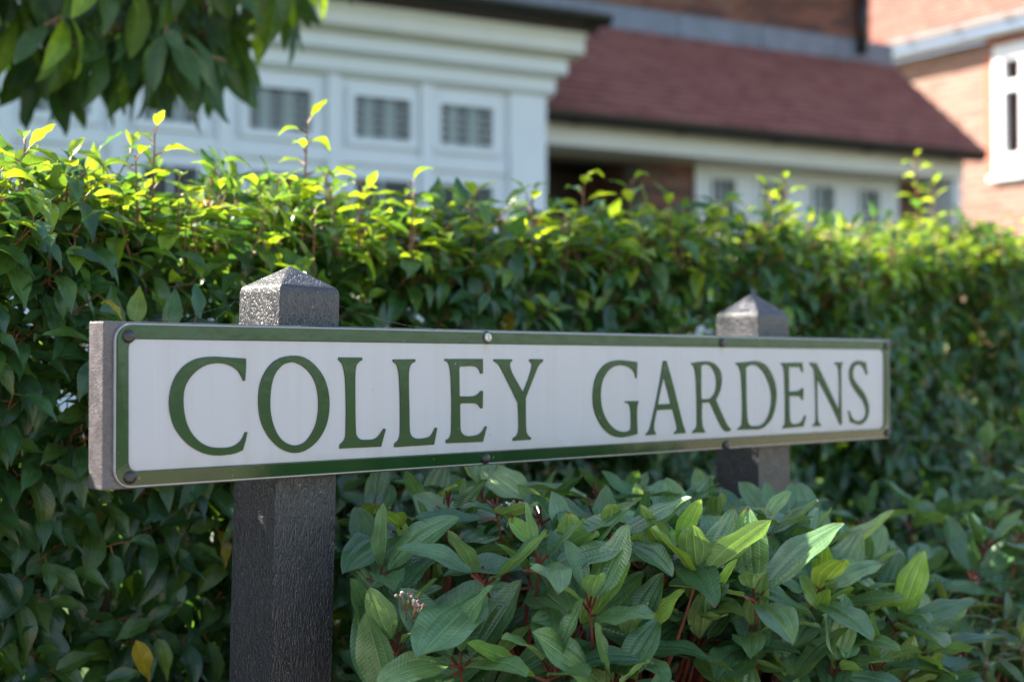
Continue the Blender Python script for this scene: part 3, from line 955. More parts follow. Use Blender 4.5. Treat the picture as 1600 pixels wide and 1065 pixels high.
# ------------------------------------------------------------------ the house: white bay, upper brick wall, low tiled wing
def build_house():
    ANG = math.atan2(0.479, 0.878)
    root = thing('brick_house', 'red brick house with white panelled bay and brown tiled wing behind the hedge', 'house', (-1.474, 9.0, 0), ANG)
    W = M['white_paint']
    # ---- bay
    cols = [(-3.46, -3.12), (-2.81, -2.47), (-2.15, -1.83), (-1.513, -1.182), (-0.872, -0.525), (-0.207, 0.206), (0.505, 0.903), (1.125, 1.519)]
    holes = []
    for a, b in cols:
        holes += [(a, b, 2.215, 2.482), (a, b, 1.05, 1.945)]
    panel = MB()
    for a, b, c, d in holes_grid(-4.2, 1.93, 0.0, 2.66, holes):
        panel.box(a, b, 0.0, 0.06, c, d)
    panel.obj('bay_wall', W, root)
    MB().box(1.87, 1.93, 0.06, 1.55, 0, 3.02).obj('bay_side_wall', W, root)
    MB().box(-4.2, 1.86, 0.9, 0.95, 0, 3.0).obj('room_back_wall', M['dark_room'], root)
    for i, (a, b) in enumerate(cols):
        bl = ((0.20, 0.37), (0.58, 0.76))
        window(root, a, b, 2.215, 2.482, 0.0, 0.055, 0.05, W, 0, 5, bl, 0.022, M['lead_bar'])
        window(root, a, b, 1.05, 1.945, 0.0, 0.055, 0.05, W, 2, 0, (), 0.022, M['white_paint'])
    for a, b in zip(cols, cols[1:]):
        xm = (a[1] + b[0]) / 2
        MB().box(xm - 0.045, xm + 0.045, -0.045, 0.0, 0.0, 2.60).obj('mullion', W, root, bevel=0.006)
    MB().box(-4.2, 1.62, -0.032, 0.0, 2.035, 2.125).obj('transom', W, root, bevel=0.006)
    MB().box(-4.2, 1.62, -0.075, 0.0, 0.90, 0.96).obj('sill', W, root)
    MB().box(1.645, 1.935, -0.035, 0.0, 0.0, 2.60).obj('corner_pilaster', W, root, bevel=0.006)
    # ---- cornice: three stepped mouldings, bed mould chamfers between
    MB().prism([(-0.08, 2.63), (-0.08, 2.72), (0.2, 2.72), (0.2, 2.60), (-0.03, 2.60)], -4.3, 1.981).obj('lower_moulding', W, root)
    MB().prism([(-0.08, 2.722), (-0.18, 2.745), (-0.18, 2.838), (0.2, 2.838), (0.2, 2.722)], -4.3, 2.02).obj('middle_moulding', W, root)
    MB().prism([(-0.17, 2.840), (-0.30, 2.866), (-0.30, 2.950), (-0.335, 3.0), (0.2, 3.0), (0.2, 2.840)], -4.3, 2.085).obj('upper_moulding', M['cream_paint'], root)
    gutter(root, -4.3, 2.21, -0.40, 3.115, 0.072, M['gutter_black'], 0.95)
    MB().prism([(-0.42, 3.108), (1.6, 3.42), (1.6, 3.38), (-0.33, 3.002)], -4.3, 2.16).obj('bay_roof', M['roof_felt'], root)
    # ---- upper wall of the main house, set back
    w, n1 = brick_wall(root, 'upper_wall', -4.5, 6.44, 3.70, 4.3, 1.6, M['brick_red'], M['mortar_dark'], (), 215)
    MB().box(6.22, 6.44, 1.83, 2.9, 0, 4.3).obj('side_wall', M['brick_red'], root)
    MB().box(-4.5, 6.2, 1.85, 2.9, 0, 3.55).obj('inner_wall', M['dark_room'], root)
    MB().tube([(6.28, 1.53, 3.66), (6.28, 1.53, 4.29)], 0.045, 10).obj('downpipe', M['gutter_black'], root, True)
    # unseen main roof, shaped low and shallow to let sun reach the neighbour
    hip = MB()
    hip.v = [(-4.8, 1.45, 4.3), (6.5, 1.45, 4.3), (6.5, 3.0, 4.3), (-4.8, 3.0, 4.3), (-3.8, 2.22, 4.8), (4.6, 2.22, 4.8)]
    hip.f = [(0, 3, 2, 1), (0, 1, 5, 4), (1, 2, 5), (2, 3, 4, 5), (3, 0, 4)]
    hip.obj('main_roof', M['roof_felt'], root)
    # lead flashing
    fl = MB()
    fl.prism([(1.40, 3.46), (1.575, 3.60), (1.575, 3.80), (1.60, 3.80), (1.60, 3.50)], -4.3, 6.70)
    fl.obj('flashing', M['lead'], root)
    for x in np.arange(0.6, 6.6, 0.9):
        MB().prism([(1.385, 3.465), (1.565, 3.608), (1.565, 3.80), (1.59, 3.80), (1.59, 3.6), (1.40, 3.455)], x, x + 0.02).obj('flashing_lap', M['lead'], root)
    # ---- wing
    tiled_roof(root, 'wing_roof', 1.96, 6.68, 0.40, 2.60, 1.56, 3.575, M['tile_brown'], 0.1, 0.165, 300)
    # hip tiles at the right-hand end
    gutter(root, 1.96, 6.60, 0.39, 2.590, 0.078, M['gutter_black'], 0.95)
    MB().box(1.96, 6.50, 0.50, 0.53, 2.372, 2.585).obj('fascia', M['cream_paint'], root)
    MB().box(1.96, 6.50, 0.531, 1.1, 2.372, 2.384).obj('soffit', M['cream_paint'], root)
    wh = [(3.875, 6.10, 0.9, 2.42), (2.0, 3.34, -0.1, 2.36)]
    brick_wall(root, 'wing_wall', 1.96, 6.50, 0.0, 2.37, 0.90, M['brick_red'], M['mortar'], wh, 85)
    MB().box(1.98, 3.34, 1.75, 1.80, 0, 2.37).obj('porch_back_wall', M['door_wood'], root)
    MB().box(3.34, 3.40, 1.13, 1.75, 0, 2.37).obj('porch_side_wall', M['brick_red'], root)
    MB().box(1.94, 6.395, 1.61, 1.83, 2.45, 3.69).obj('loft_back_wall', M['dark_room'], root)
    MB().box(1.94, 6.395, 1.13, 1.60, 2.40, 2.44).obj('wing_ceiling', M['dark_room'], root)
    MB().box(6.42, 6.52, 0.54, 1.6, 1.9, 2.39).obj('end_board', M['white_paint'], root)
    MB().prism([(0.535, 2.386), (0.535, 2.60), (1.55, 3.46), (1.62, 3.46), (1.62, 2.386)], 6.40, 6.50).obj('gable_end', M['brick_red'], root)
    # wing window strip: white frame with four leaded lights
    lights = [(3.985, 4.31), (4.49, 4.85), (5.05, 5.38), (5.58, 5.90)]
    fr = MB()
    for a, b, c, d in holes_grid(3.876, 6.099, 0.901, 2.369, [(a, b, 1.0, 2.31) for a, b in lights]):
        fr.box(a, b, 0.88, 0.96, c, d)
    fr.obj('window_frame', W, root)
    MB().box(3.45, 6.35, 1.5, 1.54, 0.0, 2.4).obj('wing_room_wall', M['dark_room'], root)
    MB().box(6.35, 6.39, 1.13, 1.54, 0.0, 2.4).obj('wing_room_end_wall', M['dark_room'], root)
    for a, b in lights:
        window(root, a + 0.04, b - 0.04, 1.04, 2.27, 0.90, 0.04, 0.03, W, 3, 6, (), 0.035, M['lead_bar'])
    return root


build_house()


def build_neighbour():
    f = 2222.0
    ANG = math.atan2(-0.836, 0.549)
    root = thing('neighbouring_house', 'sunlit pale orange brick house with an orange tiled roof at the far right', 'house', (680 / f * 15, 15.0, 0), ANG)
    W = M['white_paint']
    hole = [(0.62, 2.1, 2.62, 3.98)]
    brick_wall(root, 'wall', -3.0, 3.6, 0.0, 4.06, 0.0, M['brick_pale'], M['mortar'], hole, 300)
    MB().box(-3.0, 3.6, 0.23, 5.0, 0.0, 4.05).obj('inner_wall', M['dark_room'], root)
    MB().box(-3.0, 3.6, -0.22, 0.0, 4.07, 4.09).obj('soffit', W, root)
    gutter(root, -3.0, 3.7, -0.26, 4.19, 0.075, M['gutter_grey'], 0.62, M['gutter_joint'])
    tiled_roof(root, 'roof', -3.0, 3.7, -0.24, 4.20, 3.4, 7.4, M['tile_orange'], 0.1, 0.165, 300)
    # soldier course (rubbed brick edge) beside the window
    sm = MB().box(0.0, 0.10, -0.004, 0.02, 0, 0.065).mesh('quoin_brick')
    sm.materials.append(simple('rubbed_brick', (0.46, 0.15, 0.08), 0.85, 0.2))
    for k in range(17):
        link('quoin_brick', sm, None, root, (0.515, 0, 2.64 + 0.075 * k))
    for k in range(21):
        o = link('quoin_brick', sm, None, root, (0.515 + 0.075 * k + 0.065, 0.0, 3.985))
        o.rotation_euler = (0, -math.pi / 2, 0)
    # window: deep white frame with top light over casement
    fr = MB()
    lights = [(0.745, 0.945), (1.06, 1.42), (1.54, 1.96)]
    hs = []
    for a, b in lights:
        hs += [(a, b, 3.60, 3.82), (a, b, 2.86, 3.50)]
    for a, b, c, d in holes_grid(0.621, 2.099, 2.621, 3.979, hs):
        fr.box(a, b, -0.03, 0.08, c, d)
    w = fr.obj('window', W, root)
    MB().box(0.58, 2.14, -0.07, 0.05, 2.60, 2.655).obj('sill', W, root)
    for a, b in lights:
        MB().box(a, b, 0.02, 0.03, 3.60, 3.82).obj('pane', M['glass_bright'], w)
        MB().box(a, b, 0.02, 0.03, 2.86, 3.50).obj('pane', M['glass_bright'], w)
        MB().box(a - 0.02, b + 0.02, 0.10, 0.11, 3.08, 3.86).obj('blind', M['sky_reflection'], w)  # pale blue panel stands in for sky reflected in the panes
    return root


build_neighbour()


# ------------------------------------------------------------------ leaves
def leaf_template(L, wr, fold, droop, nl, nw, kind, twist=0.0, wave=0.0, cup=0.0):
    """a leaf lying along +y, upper side +z; returns verts, faces, uvs (unit length L)"""
    V, UV, F = [], [], []
    W = L * wr / 2
    for i in range(nl + 1):
        t = i / nl
        if kind == 'laurel':
            w = math.sin(math.pi * t ** 0.78) ** 1.0 * (1 - 0.45 * t ** 3) * 1.06
        elif kind == 'viburnum':
            w = math.sin(math.pi * t ** 0.92) ** 0.72
        else:
            w = math.sin(math.pi * t ** 0.95) ** 0.9
        if i in (0, nl):
            w = 0.02
        th = twist * (t - 0.3)
        # bend along an arc
        a = droop * t
        y = L * (math.sin(a) / droop if abs(droop) > 1e-4 else t)
        z = -L * ((1 - math.cos(a)) / droop if abs(droop) > 1e-4 else 0)
        for j in range(nw + 1):
            s = 2 * j / nw - 1
            x = s * w * W
            up = abs(x) * fold - cup * (x * x) / max(W, 1e-6)
            if kind == 'viburnum':
                up -= 0.026 * L * w * (math.exp(-(s / 0.09) ** 2) + 0.8 * math.exp(-((abs(s) - 0.49) / 0.09) ** 2))
            up += wave * W * 0.25 * math.sin(t * 15 + (1.3 if s > 0 else 0)) * abs(s) ** 2
            xx = x * math.cos(th) - up * math.sin(th)
            uu = x * math.sin(th) + up * math.cos(th)
            V.append((xx, y + uu * math.sin(a), z + uu * math.cos(a)))
            UV.append((j / nw, t))
    for i in range(nl):
        for j in range(nw):
            a = i * (nw + 1) + j
            F.append((a, a + 1, a + nw + 2, a + nw + 1))
    return np.array(V), np.array(F), np.array(UV)


class Species:
    def __init__(s, name, mat, shapes, palette):
        s.name, s.mat, s.shapes, s.palette = name, mat, shapes, palette
        s.cache = {}

    def mesh(s, k, c):
        if (k, c) not in s.cache:
            V, F, UV = s.shapes[k]
            me = bpy.data.meshes.new('leaf')
            me.from_pydata(V.tolist(), [], F.tolist())
            ul = me.uv_layers.new(name='UVMap')
            ul.data.foreach_set('uv', UV[F.ravel()].astype(np.float32).ravel())
            at = me.attributes.new('tint', 'FLOAT_COLOR', 'POINT')
            col = np.tile(np.array([*s.palette[c], 1.0], np.float32), (len(V), 1))
            at.data.foreach_set('color', col.ravel())
            me.polygons.foreach_set('use_smooth', [True] * len(F))
            me.materials.append(s.mat)
            s.cache[(k, c)] = me
        return s.cache[(k, c)]


def shapes(kind, L, wr, nl, nw, specs):
    return [leaf_template(L, wr * q[0], q[1], q[2], nl, nw, kind, q[3], q[4], q[5]) for q in specs]


LAU = Species('laurel', M['leaf_laurel'],
              shapes('laurel', 1.0, 0.40, 8, 4, [(1.0, 0.40, 0.7, 0.3, 0.5, 0), (0.95, 0.5, 1.1, -0.3, 0.4, 0), (1.08, 0.3, 0.4, 0.5, 0.7, 0), (1.0, 0.6, 1.45, 0.0, 0.3, 0), (1.0, 0.35, 0.8, -0.6, 0.6, 0)]),
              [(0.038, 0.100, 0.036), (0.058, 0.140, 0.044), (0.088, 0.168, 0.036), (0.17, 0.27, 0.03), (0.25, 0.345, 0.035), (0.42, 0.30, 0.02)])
VIB = Species('viburnum', M['leaf_viburnum'],
              shapes('viburnum', 1.0, 0.45, 16, 14, [(1.0, 0.22, 0.35, 0.2, 0.25, 0.0), (0.9, 0.30, 0.7, -0.3, 0.3, 0.0), (1.12, 0.12, 0.2, 0.3, 0.35, 0.1), (0.95, 0.40, -0.25, 0.1, 0.3, 0.0), (1.0, 0.25, 0.9, 0.5, 0.4, 0.1)]),
              [(0.068, 0.150, 0.058), (0.105, 0.205, 0.080), (0.15, 0.255, 0.088), (0.20, 0.34, 0.06), (0.23, 0.28, 0.035)])
LAN = Species('lance', M['leaf_viburnum'],
              shapes('lance', 1.0, 0.20, 8, 4, [(1.0, 0.35, 0.8, 0.3, 0.3, 0), (0.9, 0.4, 1.4, -0.3, 0.3, 0), (1.2, 0.3, 0.4, 0.5, 0.3, 0)]),
              [(0.075, 0.125, 0.035), (0.10, 0.16, 0.045), (0.15, 0.21, 0.045), (0.20, 0.25, 0.055)])
TRE = Species('tree', M['leaf_tree'],
              shapes('lance', 1.0, 0.34, 10, 4, [(1.0, 0.35, 0.5, 0.3, 0.3, 0), (0.9, 0.5, 0.9, -0.4, 0.4, 0), (1.1, 0.25, 0.3, 0.5, 0.4, 0)]),
              [(0.030, 0.070, 0.028), (0.046, 0.095, 0.026), (0.080, 0.14, 0.020), (0.16, 0.26, 0.02)])

PLANTS = []


def unit(v):
    return v / (np.linalg.norm(v) + 1e-12)


class Plant:
    def __init__(s, root, sp, budget=300):
        s.root, s.sp, s.budget = root, sp, budget
        s.L = []            # shape, colour, pos, dir, normal, scale
        s.st = MB()
        PLANTS.append(s)

    def leaf(s, k, c, p, d, n, sc):
        d = unit(d)
        n = unit(n - d * np.dot(n, d))
        if s.sp is not LAU:
            # nothing of the low shrubs reaches in front of the name plate
            for f in (0.5, 1.0):
                q = p + d * sc * f
                lx, ly = q[0] + 0.362, q[1] - 1.297
                if -ly * 0 + (-lx * SD.y + ly * SD.x) < 0.13 and q[2] > 0.600 and 0 < lx < 1.1:
                    return
            if s.sp is VIB and project(p + d * sc)[0][0] < 528:
                return
        s.L.append((k, c, p, d, n, sc))

    def stem(s, pts, rad, k=4):
        s.st.tube([Vector(p) for p in pts], rad, k, False)


def rand_unit():
    v = rng.normal(size=3)
    return v / np.linalg.norm(v)


UP = np.array([0, 0, 1.0])


def shoot(pl, p0, axis, length, n, L0, cfun, spread=(75, 35), droop=0.25, nup=0.5, whorl=False, bend=0.25, r=0.0012, petiole=0.012, lean=None, bare=0.0):
    axis = unit(axis)
    ph = rng.random() * 6.28
    side = unit(np.cross(axis, rand_unit()))
    pts = []
    for i in range(6):
        t = i / 5
        pts.append(p0 + axis * length * t + side * bend * length * 0.3 * t * t + UP * bend * length * 0.25 * t * t)
    pts = np.array(pts)
    pl.stem(pts, [r * (1.5 - 0.9 * i / 5) for i in range(6)])
    nsh = len(pl.sp.shapes)
    for i in range(n):
        t = bare + (1 - bare) * (i + 0.5) / n if not whorl else 1 - 0.10 * (n - 1 - i) / n
        q = t * 5
        a = int(min(4, q))
        p = pts[a] + (pts[a + 1] - pts[a]) * (q - a)
        ax = unit(pts[a + 1] - pts[a])
        e1 = unit(np.cross(ax, UP + 0.01 * rand_unit()))
        e2 = np.cross(ax, e1)
        an = ph + i * 2.39996 if not whorl else ph + (i % 2) * math.pi + (i // 2) * (math.pi / 2) + rng.normal() * 0.15
        rad = e1 * math.cos(an) + e2 * math.sin(an)
        th = R(spread[0] + (spread[1] - spread[0]) * (i / max(1, n - 1)) + rng.normal() * 8)
        d = rad * math.sin(th) + ax * math.cos(th)
        d = unit(d + np.array([0, 0, -droop]) + 0.12 * rand_unit())
        nn = unit(ax * 0.6 + UP * nup + (lean if lean is not None else 0) + 0.18 * rand_unit())
        sc = L0 * (1.0 - 0.35 * (i / max(1, n - 1)) ** 2) * rng.uniform(0.82, 1.15)
        pb = p + d * petiole
        pl.stem([p, pb], r * 0.75, 3)
        pl.leaf(rng.integers(nsh), cfun(i / max(1, n - 1)), pb, d, nn, sc)
    return pts


# ---- the laurel hedge
HN3 = np.array([HN.x, HN.y, 0.0])
HD3 = np.array([HD.x, HD.y, 0.0])
HB = np.array([HP0.x, HP0.y, 0.0])


def hedge_top(a):
    return 0.932 + 0.040 * a + 0.014 * math.sin(a * 5.1) + 0.010 * math.sin(a * 11.7 + 1)


hroot = thing('laurel_hedge', 'long clipped laurel hedge with bright new shoots along its top behind the sign', 'hedge',
              (HP0.x, HP0.y, 0), 0)
hedge = Plant(hroot, LAU, 300)


def pick_c(ws):
    return int(rng.choice(len(ws), p=np.array(ws) / sum(ws)))


A0, A1 = -0.75, 3.7
DEPTH = 0.42
a = A0
# front face
nfront = 1950
for _ in range(nfront):
    # more shoots per metre near the camera than far away
    a = A0 + (A1 - A0) * rng.random()
    top = hedge_top(a)
    z = rng.uniform(0.10, top - 0.005)
    bulge = 0.03 * math.sin(a * 7 + z * 9) + 0.02 * math.sin(a * 17 + z * 5 + 2) + (0.02 if z > 0.6 else 0.0)
    if z > top - 0.14:
        bulge -= 0.10 * ((z - top + 0.14) / 0.14) ** 1.5
    p = HB + HD3 * a + HN3 * (bulge - 0.07 - 0.05 * rng.random()) + UP * z
    ax = HN3 * 0.85 + UP * rng.uniform(0.15, 0.9) + HD3 * rng.normal() * 0.4
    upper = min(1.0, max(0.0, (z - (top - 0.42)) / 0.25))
    hi = max(0.0, (z - (top - 0.30)) / 0.30) ** 1.4  # paler tints towards the top: new growth, plus sunlight put into the colour
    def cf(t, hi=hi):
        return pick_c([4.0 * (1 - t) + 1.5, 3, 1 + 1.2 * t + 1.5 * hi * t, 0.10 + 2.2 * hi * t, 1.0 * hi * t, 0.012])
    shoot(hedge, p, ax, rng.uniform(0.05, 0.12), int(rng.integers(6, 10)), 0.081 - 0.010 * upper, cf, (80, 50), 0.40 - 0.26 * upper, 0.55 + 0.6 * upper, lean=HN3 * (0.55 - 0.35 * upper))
# interior, darker
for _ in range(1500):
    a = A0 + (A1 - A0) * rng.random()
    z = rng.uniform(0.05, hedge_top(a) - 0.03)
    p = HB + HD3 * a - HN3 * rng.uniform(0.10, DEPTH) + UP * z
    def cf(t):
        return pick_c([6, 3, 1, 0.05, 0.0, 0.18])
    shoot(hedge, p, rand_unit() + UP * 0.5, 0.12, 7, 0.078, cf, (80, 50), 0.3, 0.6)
# top
for _ in range(900):
    a = A0 + (A1 - A0) * rng.random()
    dd = rng.random()
    p = HB + HD3 * a - HN3 * (dd * DEPTH - 0.01) + UP * (hedge_top(a) - 0.075 - 0.03 * rng.random())
    ax = UP + 0.35 * rand_unit()
    def cf(t):
        return pick_c([0.9 * (1 - t), 1.8 * (1 - t) + 0.3, 2.2, 1.4 + 1.2 * t, 0.3 + 1.4 * t, 0.02])
    ln = rng.uniform(0.06, 0.12) * (1.12 if rng.random() < 0.12 else 1.0)
    shoot(hedge, p, ax, ln, int(rng.integers(6, 10)), 0.066, cf, (80, 50), 0.18, 0.9, bend=0.15)
# tall leaders standing above the clipped top: (bearing, elevation of the tip, how far back from the face)
for (kx, ky, off) in ((-0.3465, 0.164, 0.05), (-0.315, 0.148, 0.03), (-0.254, 0.171, 0.06), (-0.263, 0.151, 0.03), (-0.207, 0.139, 0.04), (-0.1485, 0.177, 0.06),
                      (-0.108, 0.133, 0.03), (-0.027, 0.126, 0.04), (0.0135, 0.125, 0.03), (0.047, 0.137, 0.05), (0.083, 0.133, 0.08), (0.189, 0.134, 0.06),
                      (0.180, 0.128, 0.04), (0.288, 0.149, 0.08), (0.297, 0.139, 0.10), (-0.072, 0.124, 0.03)):
    al = (kx * (HP0.y + HD.x * off) - HP0.x + HD.y * off) / (HD.x - kx * HD.y)
    p = HB + HD3 * al - HN3 * off
    tip = CAM_Z + ky * p[1]
    up = max(0.09, tip - 0.008 - (hedge_top(al) - 0.07))
    p = p + UP * (tip - 0.008 - up)
    def cf(t):
        return pick_c([0.05, 0.3, 1.2 * (1 - t), 1.4, 2.0])
    shoot(hedge, p, UP + 0.06 * rand_unit(), up, int(4 + up * 50), 0.058, cf, (78, 48), 0.0, 1.0, bend=0.04, r=0.0018)
# a few yellowed leaves low on the shaded face
for (a_, z_, f_) in ((0.16, 0.40, 0.03), (0.32, 0.515, -0.03), ):
    hedge.leaf(int(rng.integers(5)), 5, HB + HD3 * a_ + HN3 * f_ + UP * z_, np.array([0.3, -0.1, -1.0]) + 0.4 * rand_unit(), HN3 + 0.4 * rand_unit(), 0.055)
# main stems inside
hst = MB()
for i in range(26):
    a = A0 + (A1 - A0) * (i + 0.5) / 26
    p = HB + HD3 * a - HN3 * rng.uniform(0.15, 0.3)
    for k in range(3):
        q = p + HD3 * rng.normal() * 0.12 + HN3 * rng.normal() * 0.08
        pts = [p + UP * 0.0, p * 0.6 + q * 0.4 + UP * 0.3, q + UP * (hedge_top(a) - 0.12)]
        hst.tube([Vector(v) - hroot.location for v in pts], [0.013, 0.009, 0.003], 5, False)

# ---- viburnum shrubs (mounds of whorled three-veined leaves)
def mound(root, sp, cx, cy, rx, ry, h, nshoot, L0, nleaf, cfun, spread, budget, zmin=0.06, droop=0.08, pw=2.6, r=0.0022, rot=SANG, inner=0.35, face=0.0, petiole=0.016, slope=0.0, xmin=-9999):
    pl = Plant(root, sp, budget)
    n = 0
    pts_used = []
    tries = 0
    c, s_ = math.cos(rot), math.sin(rot)
    while n < nshoot and tries < nshoot * 40:
        tries += 1
        u, v = rng.uniform(-1, 1), rng.uniform(-1, 1)
        w = rng.uniform(0.0, 1.0)
        q = np.array([u, v, w])
        k = (abs(u) ** pw + abs(v) ** pw + abs(w) ** pw) ** (1 / pw)
        if k < 0.3:
            continue
        q = q / k
        lx, ly, lz = q[0] * rx, q[1] * ry, q[2] * h * (1 - slope * q[0])
        g = np.array([abs(q[0]) ** (pw - 1) * np.sign(q[0]) / rx, abs(q[1]) ** (pw - 1) * np.sign(q[1]) / ry, q[2] ** (pw - 1) / h])
        P = np.array([cx + lx * c - ly * s_, cy + lx * s_ + ly * c, lz])
        N = unit(np.array([g[0] * c - g[1] * s_, g[0] * s_ + g[1] * c, g[2]]))
        if P[2] < zmin or project(P)[0][0] < xmin:
            continue
        layer = rng.random() < inner
        if layer:
            P = P - N * rng.uniform(0.03, 0.10)
        else:
            P = P + N * rng.normal() * 0.014
            if any(np.linalg.norm(P - o) < 0.46 * L0 for o in pts_used[-400:]):
                continue
            pts_used.append(P)
        n += 1
        toward = unit(np.array([-P[0], -P[1], 0.0]))
        ax = unit(N * 0.55 + UP * 0.85 + rand_unit() * 0.30 + toward * face)
        ln = 0.11
        shoot(pl, P - ax * ln, ax, ln, nleaf, L0 * rng.uniform(0.72, 1.15), cfun, spread, droop, 0.25, True, 0.3, r, petiole)
        # a long stem down to the crown of the plant
        base = np.array([cx, cy, 0.0]) + rng.normal(size=3) * np.array([0.06, 0.06, 0])
        pe = P - ax * ln
        mid = base * 0.45 + pe * 0.55 - UP * 0.03
        pl.stem([base, mid, pe], [r * 2.2, r * 1.6, r * 1.3], 5)
    return pl, pts_used


vroot = thing('viburnum_shrub', 'low spreading shrub of large three-veined leaves in front of the right-hand post', 'shrub', (0.15, 1.74, 0), 0, 'broad-leaved shrubs in the flower bed')
def vc(t):
    return pick_c([3 * (1 - t) + 1, 3.2, 1.2, 0.05 + 0.55 * (t > 0.72), 0.10 * (t > 0.9)])
vib, vpts = mound(vroot, VIB, 0.115, 1.77, 0.435, 0.31, 0.535, 240, 0.102, 6, vc, (72, 18), 300, zmin=0.14, face=0.38, inner=0.25, pw=3.6, slope=0.10, xmin=575)
# pale young leaf pairs at some tips
for P in vpts[::4]:
    for s_ in (-1, 1):
        d = unit(UP * 0.9 + np.array([s_ * 0.5, -0.4 + 0.3 * rng.normal(), 0]) + 0.3 * rand_unit())
        vib.leaf(int(rng.integers(5)), int(rng.choice([2, 3, 3, 4])), P, d, np.array([0, -0.8, 0.5]) + 0.4 * rand_unit(), rng.uniform(0.03, 0.055))
def vd(t):
    return pick_c([4, 2.5, 0.6, 0.12 * t])
v2root = thing('viburnum_shrub', 'out of focus broad-leaved shrub behind the right-hand post', 'shrub', (0.62, 2.24, 0), 0, 'broad-leaved shrubs in the flower bed')
vib2, v2pts = mound(v2root, VIB, 0.66, 2.28, 0.30, 0.20, 0.475, 70, 0.085, 6, vd, (80, 30), 200, zmin=0.15)
v3root = thing('viburnum_shrub', 'broad-leaved shrub at the right edge of the photo against the hedge', 'shrub', (1.05, 2.75, 0), 0, 'broad-leaved shrubs in the flower bed')
vib3, v3pts = mound(v3root, VIB, 1.08, 2.78, 0.34, 0.20, 0.58, 70, 0.085, 6, vd, (80, 30), 200, zmin=0.15)
lroot = thing('narrow_leaved_shrub', 'low shrub of narrow lance-shaped leaves at the lower right of the photo', 'shrub', (0.72, 2.02, 0), 0, 'narrow-leaved shrubs in the flower bed')
def lc(t):
    return pick_c([2, 3, 2, 0.8 * t])
lan, lpts = mound(lroot, LAN, 0.72, 2.02, 0.26, 0.22, 0.37, 95, 0.075, 9, lc, (80, 20), 300, zmin=0.03, r=0.0018, droop=0.05, petiole=0.004, inner=0.25)
l2root = thing('narrow_leaved_shrub', 'taller clump of narrow olive leaves between the hedge and the broad-leaved shrubs', 'shrub', (0.98, 2.5, 0), 0, 'narrow-leaved shrubs in the flower bed')
lan2, l2pts = mound(l2root, LAN, 0.93, 2.50, 0.22, 0.20, 0.47, 60, 0.080, 9, lc, (75, 20), 200, zmin=0.05, r=0.0018, droop=0.05, petiole=0.004, inner=0.25)


# flower clusters on the viburnum
def flower_clusters():
    bud = bmesh.new()
    bmesh.ops.create_icosphere(bud, subdivisions=1, radius=1.0)
    bme = bpy.data.meshes.new('bud')
    bud.to_mesh(bme); bud.free()
    BV = np.array([v.co[:] for v in bme.vertices]); BF = [tuple(p.vertices) for p in bme.polygons]
    bpy.data.meshes.remove(bme)
    mats = [simple('bud_pink', (0.40, 0.22, 0.15), 0.6, scale=300, var=0.4), simple('bud_white', (0.70, 0.66, 0.60), 0.6)]
    for (x, y, z) in ((0.0, 1.50, 0.580), (0.014, 1.51, 0.577), (-0.104, 1.40, 0.500), (-0.098, 1.40, 0.492), (0.27, 1.60, 0.50), (0.09, 1.45, 0.43)):
        c = np.array([x, y, z])
        m = MB()
        base = c - UP * 0.012
        m.tube([Vector(base - UP * 0.022 - np.array([0, -0.012, 0])), Vector(base)], 0.0007, 5)
        heads = []
        for i in range(9):
            d = rand_unit(); d[2] = abs(d[2]) * 0.6 + 0.3; d = unit(d)
            tip = c + d * np.array([0.012, 0.012, 0.007])
            heads.append(tip)
            m.tube([Vector(base), Vector(base * 0.5 + tip * 0.5 + np.array([0, 0, -0.001])), Vector(tip)], 0.0003, 3)
        m.v = [tuple(Vector(v) - vroot.location) for v in m.v]
        st = m.obj('flower_stalk', M['twig_pink'], vroot)
        for k, mm in enumerate(mats):
            b = MB()
            for i, h in enumerate(heads):
                if (i % 4 == 0) != (k == 1):
                    continue
                o = len(b.v)
                rr = rng.uniform(0.0017, 0.0026)
                b.v += [tuple(q) for q in (BV * rr + h - np.array(vroot.location))]
                b.f += [tuple(o + i2 for i2 in f) for f in BF]
            b.obj('flower_bud', mm, st, True)


flower_clusters()

# ---- overhanging tree, upper left
troot = thing('broadleaf_tree', 'dark broad-leaved tree hanging into the upper left corner before the white bay', 'tree', (-1.95, 3.05, 0))
tree = Plant(troot, TRE, 300)
tw = MB()
TL = np.array(troot.location)
tb = [(-1.95, 3.05, 0), (-1.93, 3.05, 0.8), (-1.88, 3.02, 1.3), (-1.80, 3.0, 1.7), (-1.75, 3.0, 2.0)]
tw.tube([Vector(p) - troot.location for p in tb], [0.07, 0.06, 0.05, 0.035, 0.015], 10)
limbs = MB()
for end in ((-2.3, 3.0, 1.9), (-0.95, 2.78, 1.42), (-0.75, 2.85, 1.38), (-1.0, 2.9, 1.6), (-0.55, 2.8, 1.62), (-1.25, 2.6, 1.3), (-1.3, 3.1, 1.9), (-2.3, 2.9, 1.9), (-1.9, 2.7, 1.9), (-0.7, 3.0, 1.8), (-1.2, 2.7, 1.9)):
    s0 = np.array(tb[random.choice((1, 2, 2, 3))])
    e = np.array(end)
    md = (s0 + e) / 2 + UP * 0.12
    limbs.tube([Vector(v) - troot.location for v in (s0, md, e)], [0.022, 0.014, 0.004], 6)


def tc(t):
    return pick_c([3, 3, 1.2, 0.35])


def low_edge(px):
    pts = [(-400, 170), (0, 120), (60, 120), (110, 70), (180, 60), (230, 110), (300, 150), (345, 135), (352, 20), (372, -5), (480, -5), (505, -75), (520, -400)]
    for (x0, y0), (x1, y1) in zip(pts, pts[1:]):
        if x0 <= px < x1:
            return y0 + (y1 - y0) * (px - x0) / (x1 - x0)
    return -400 if px >= 520 else 170


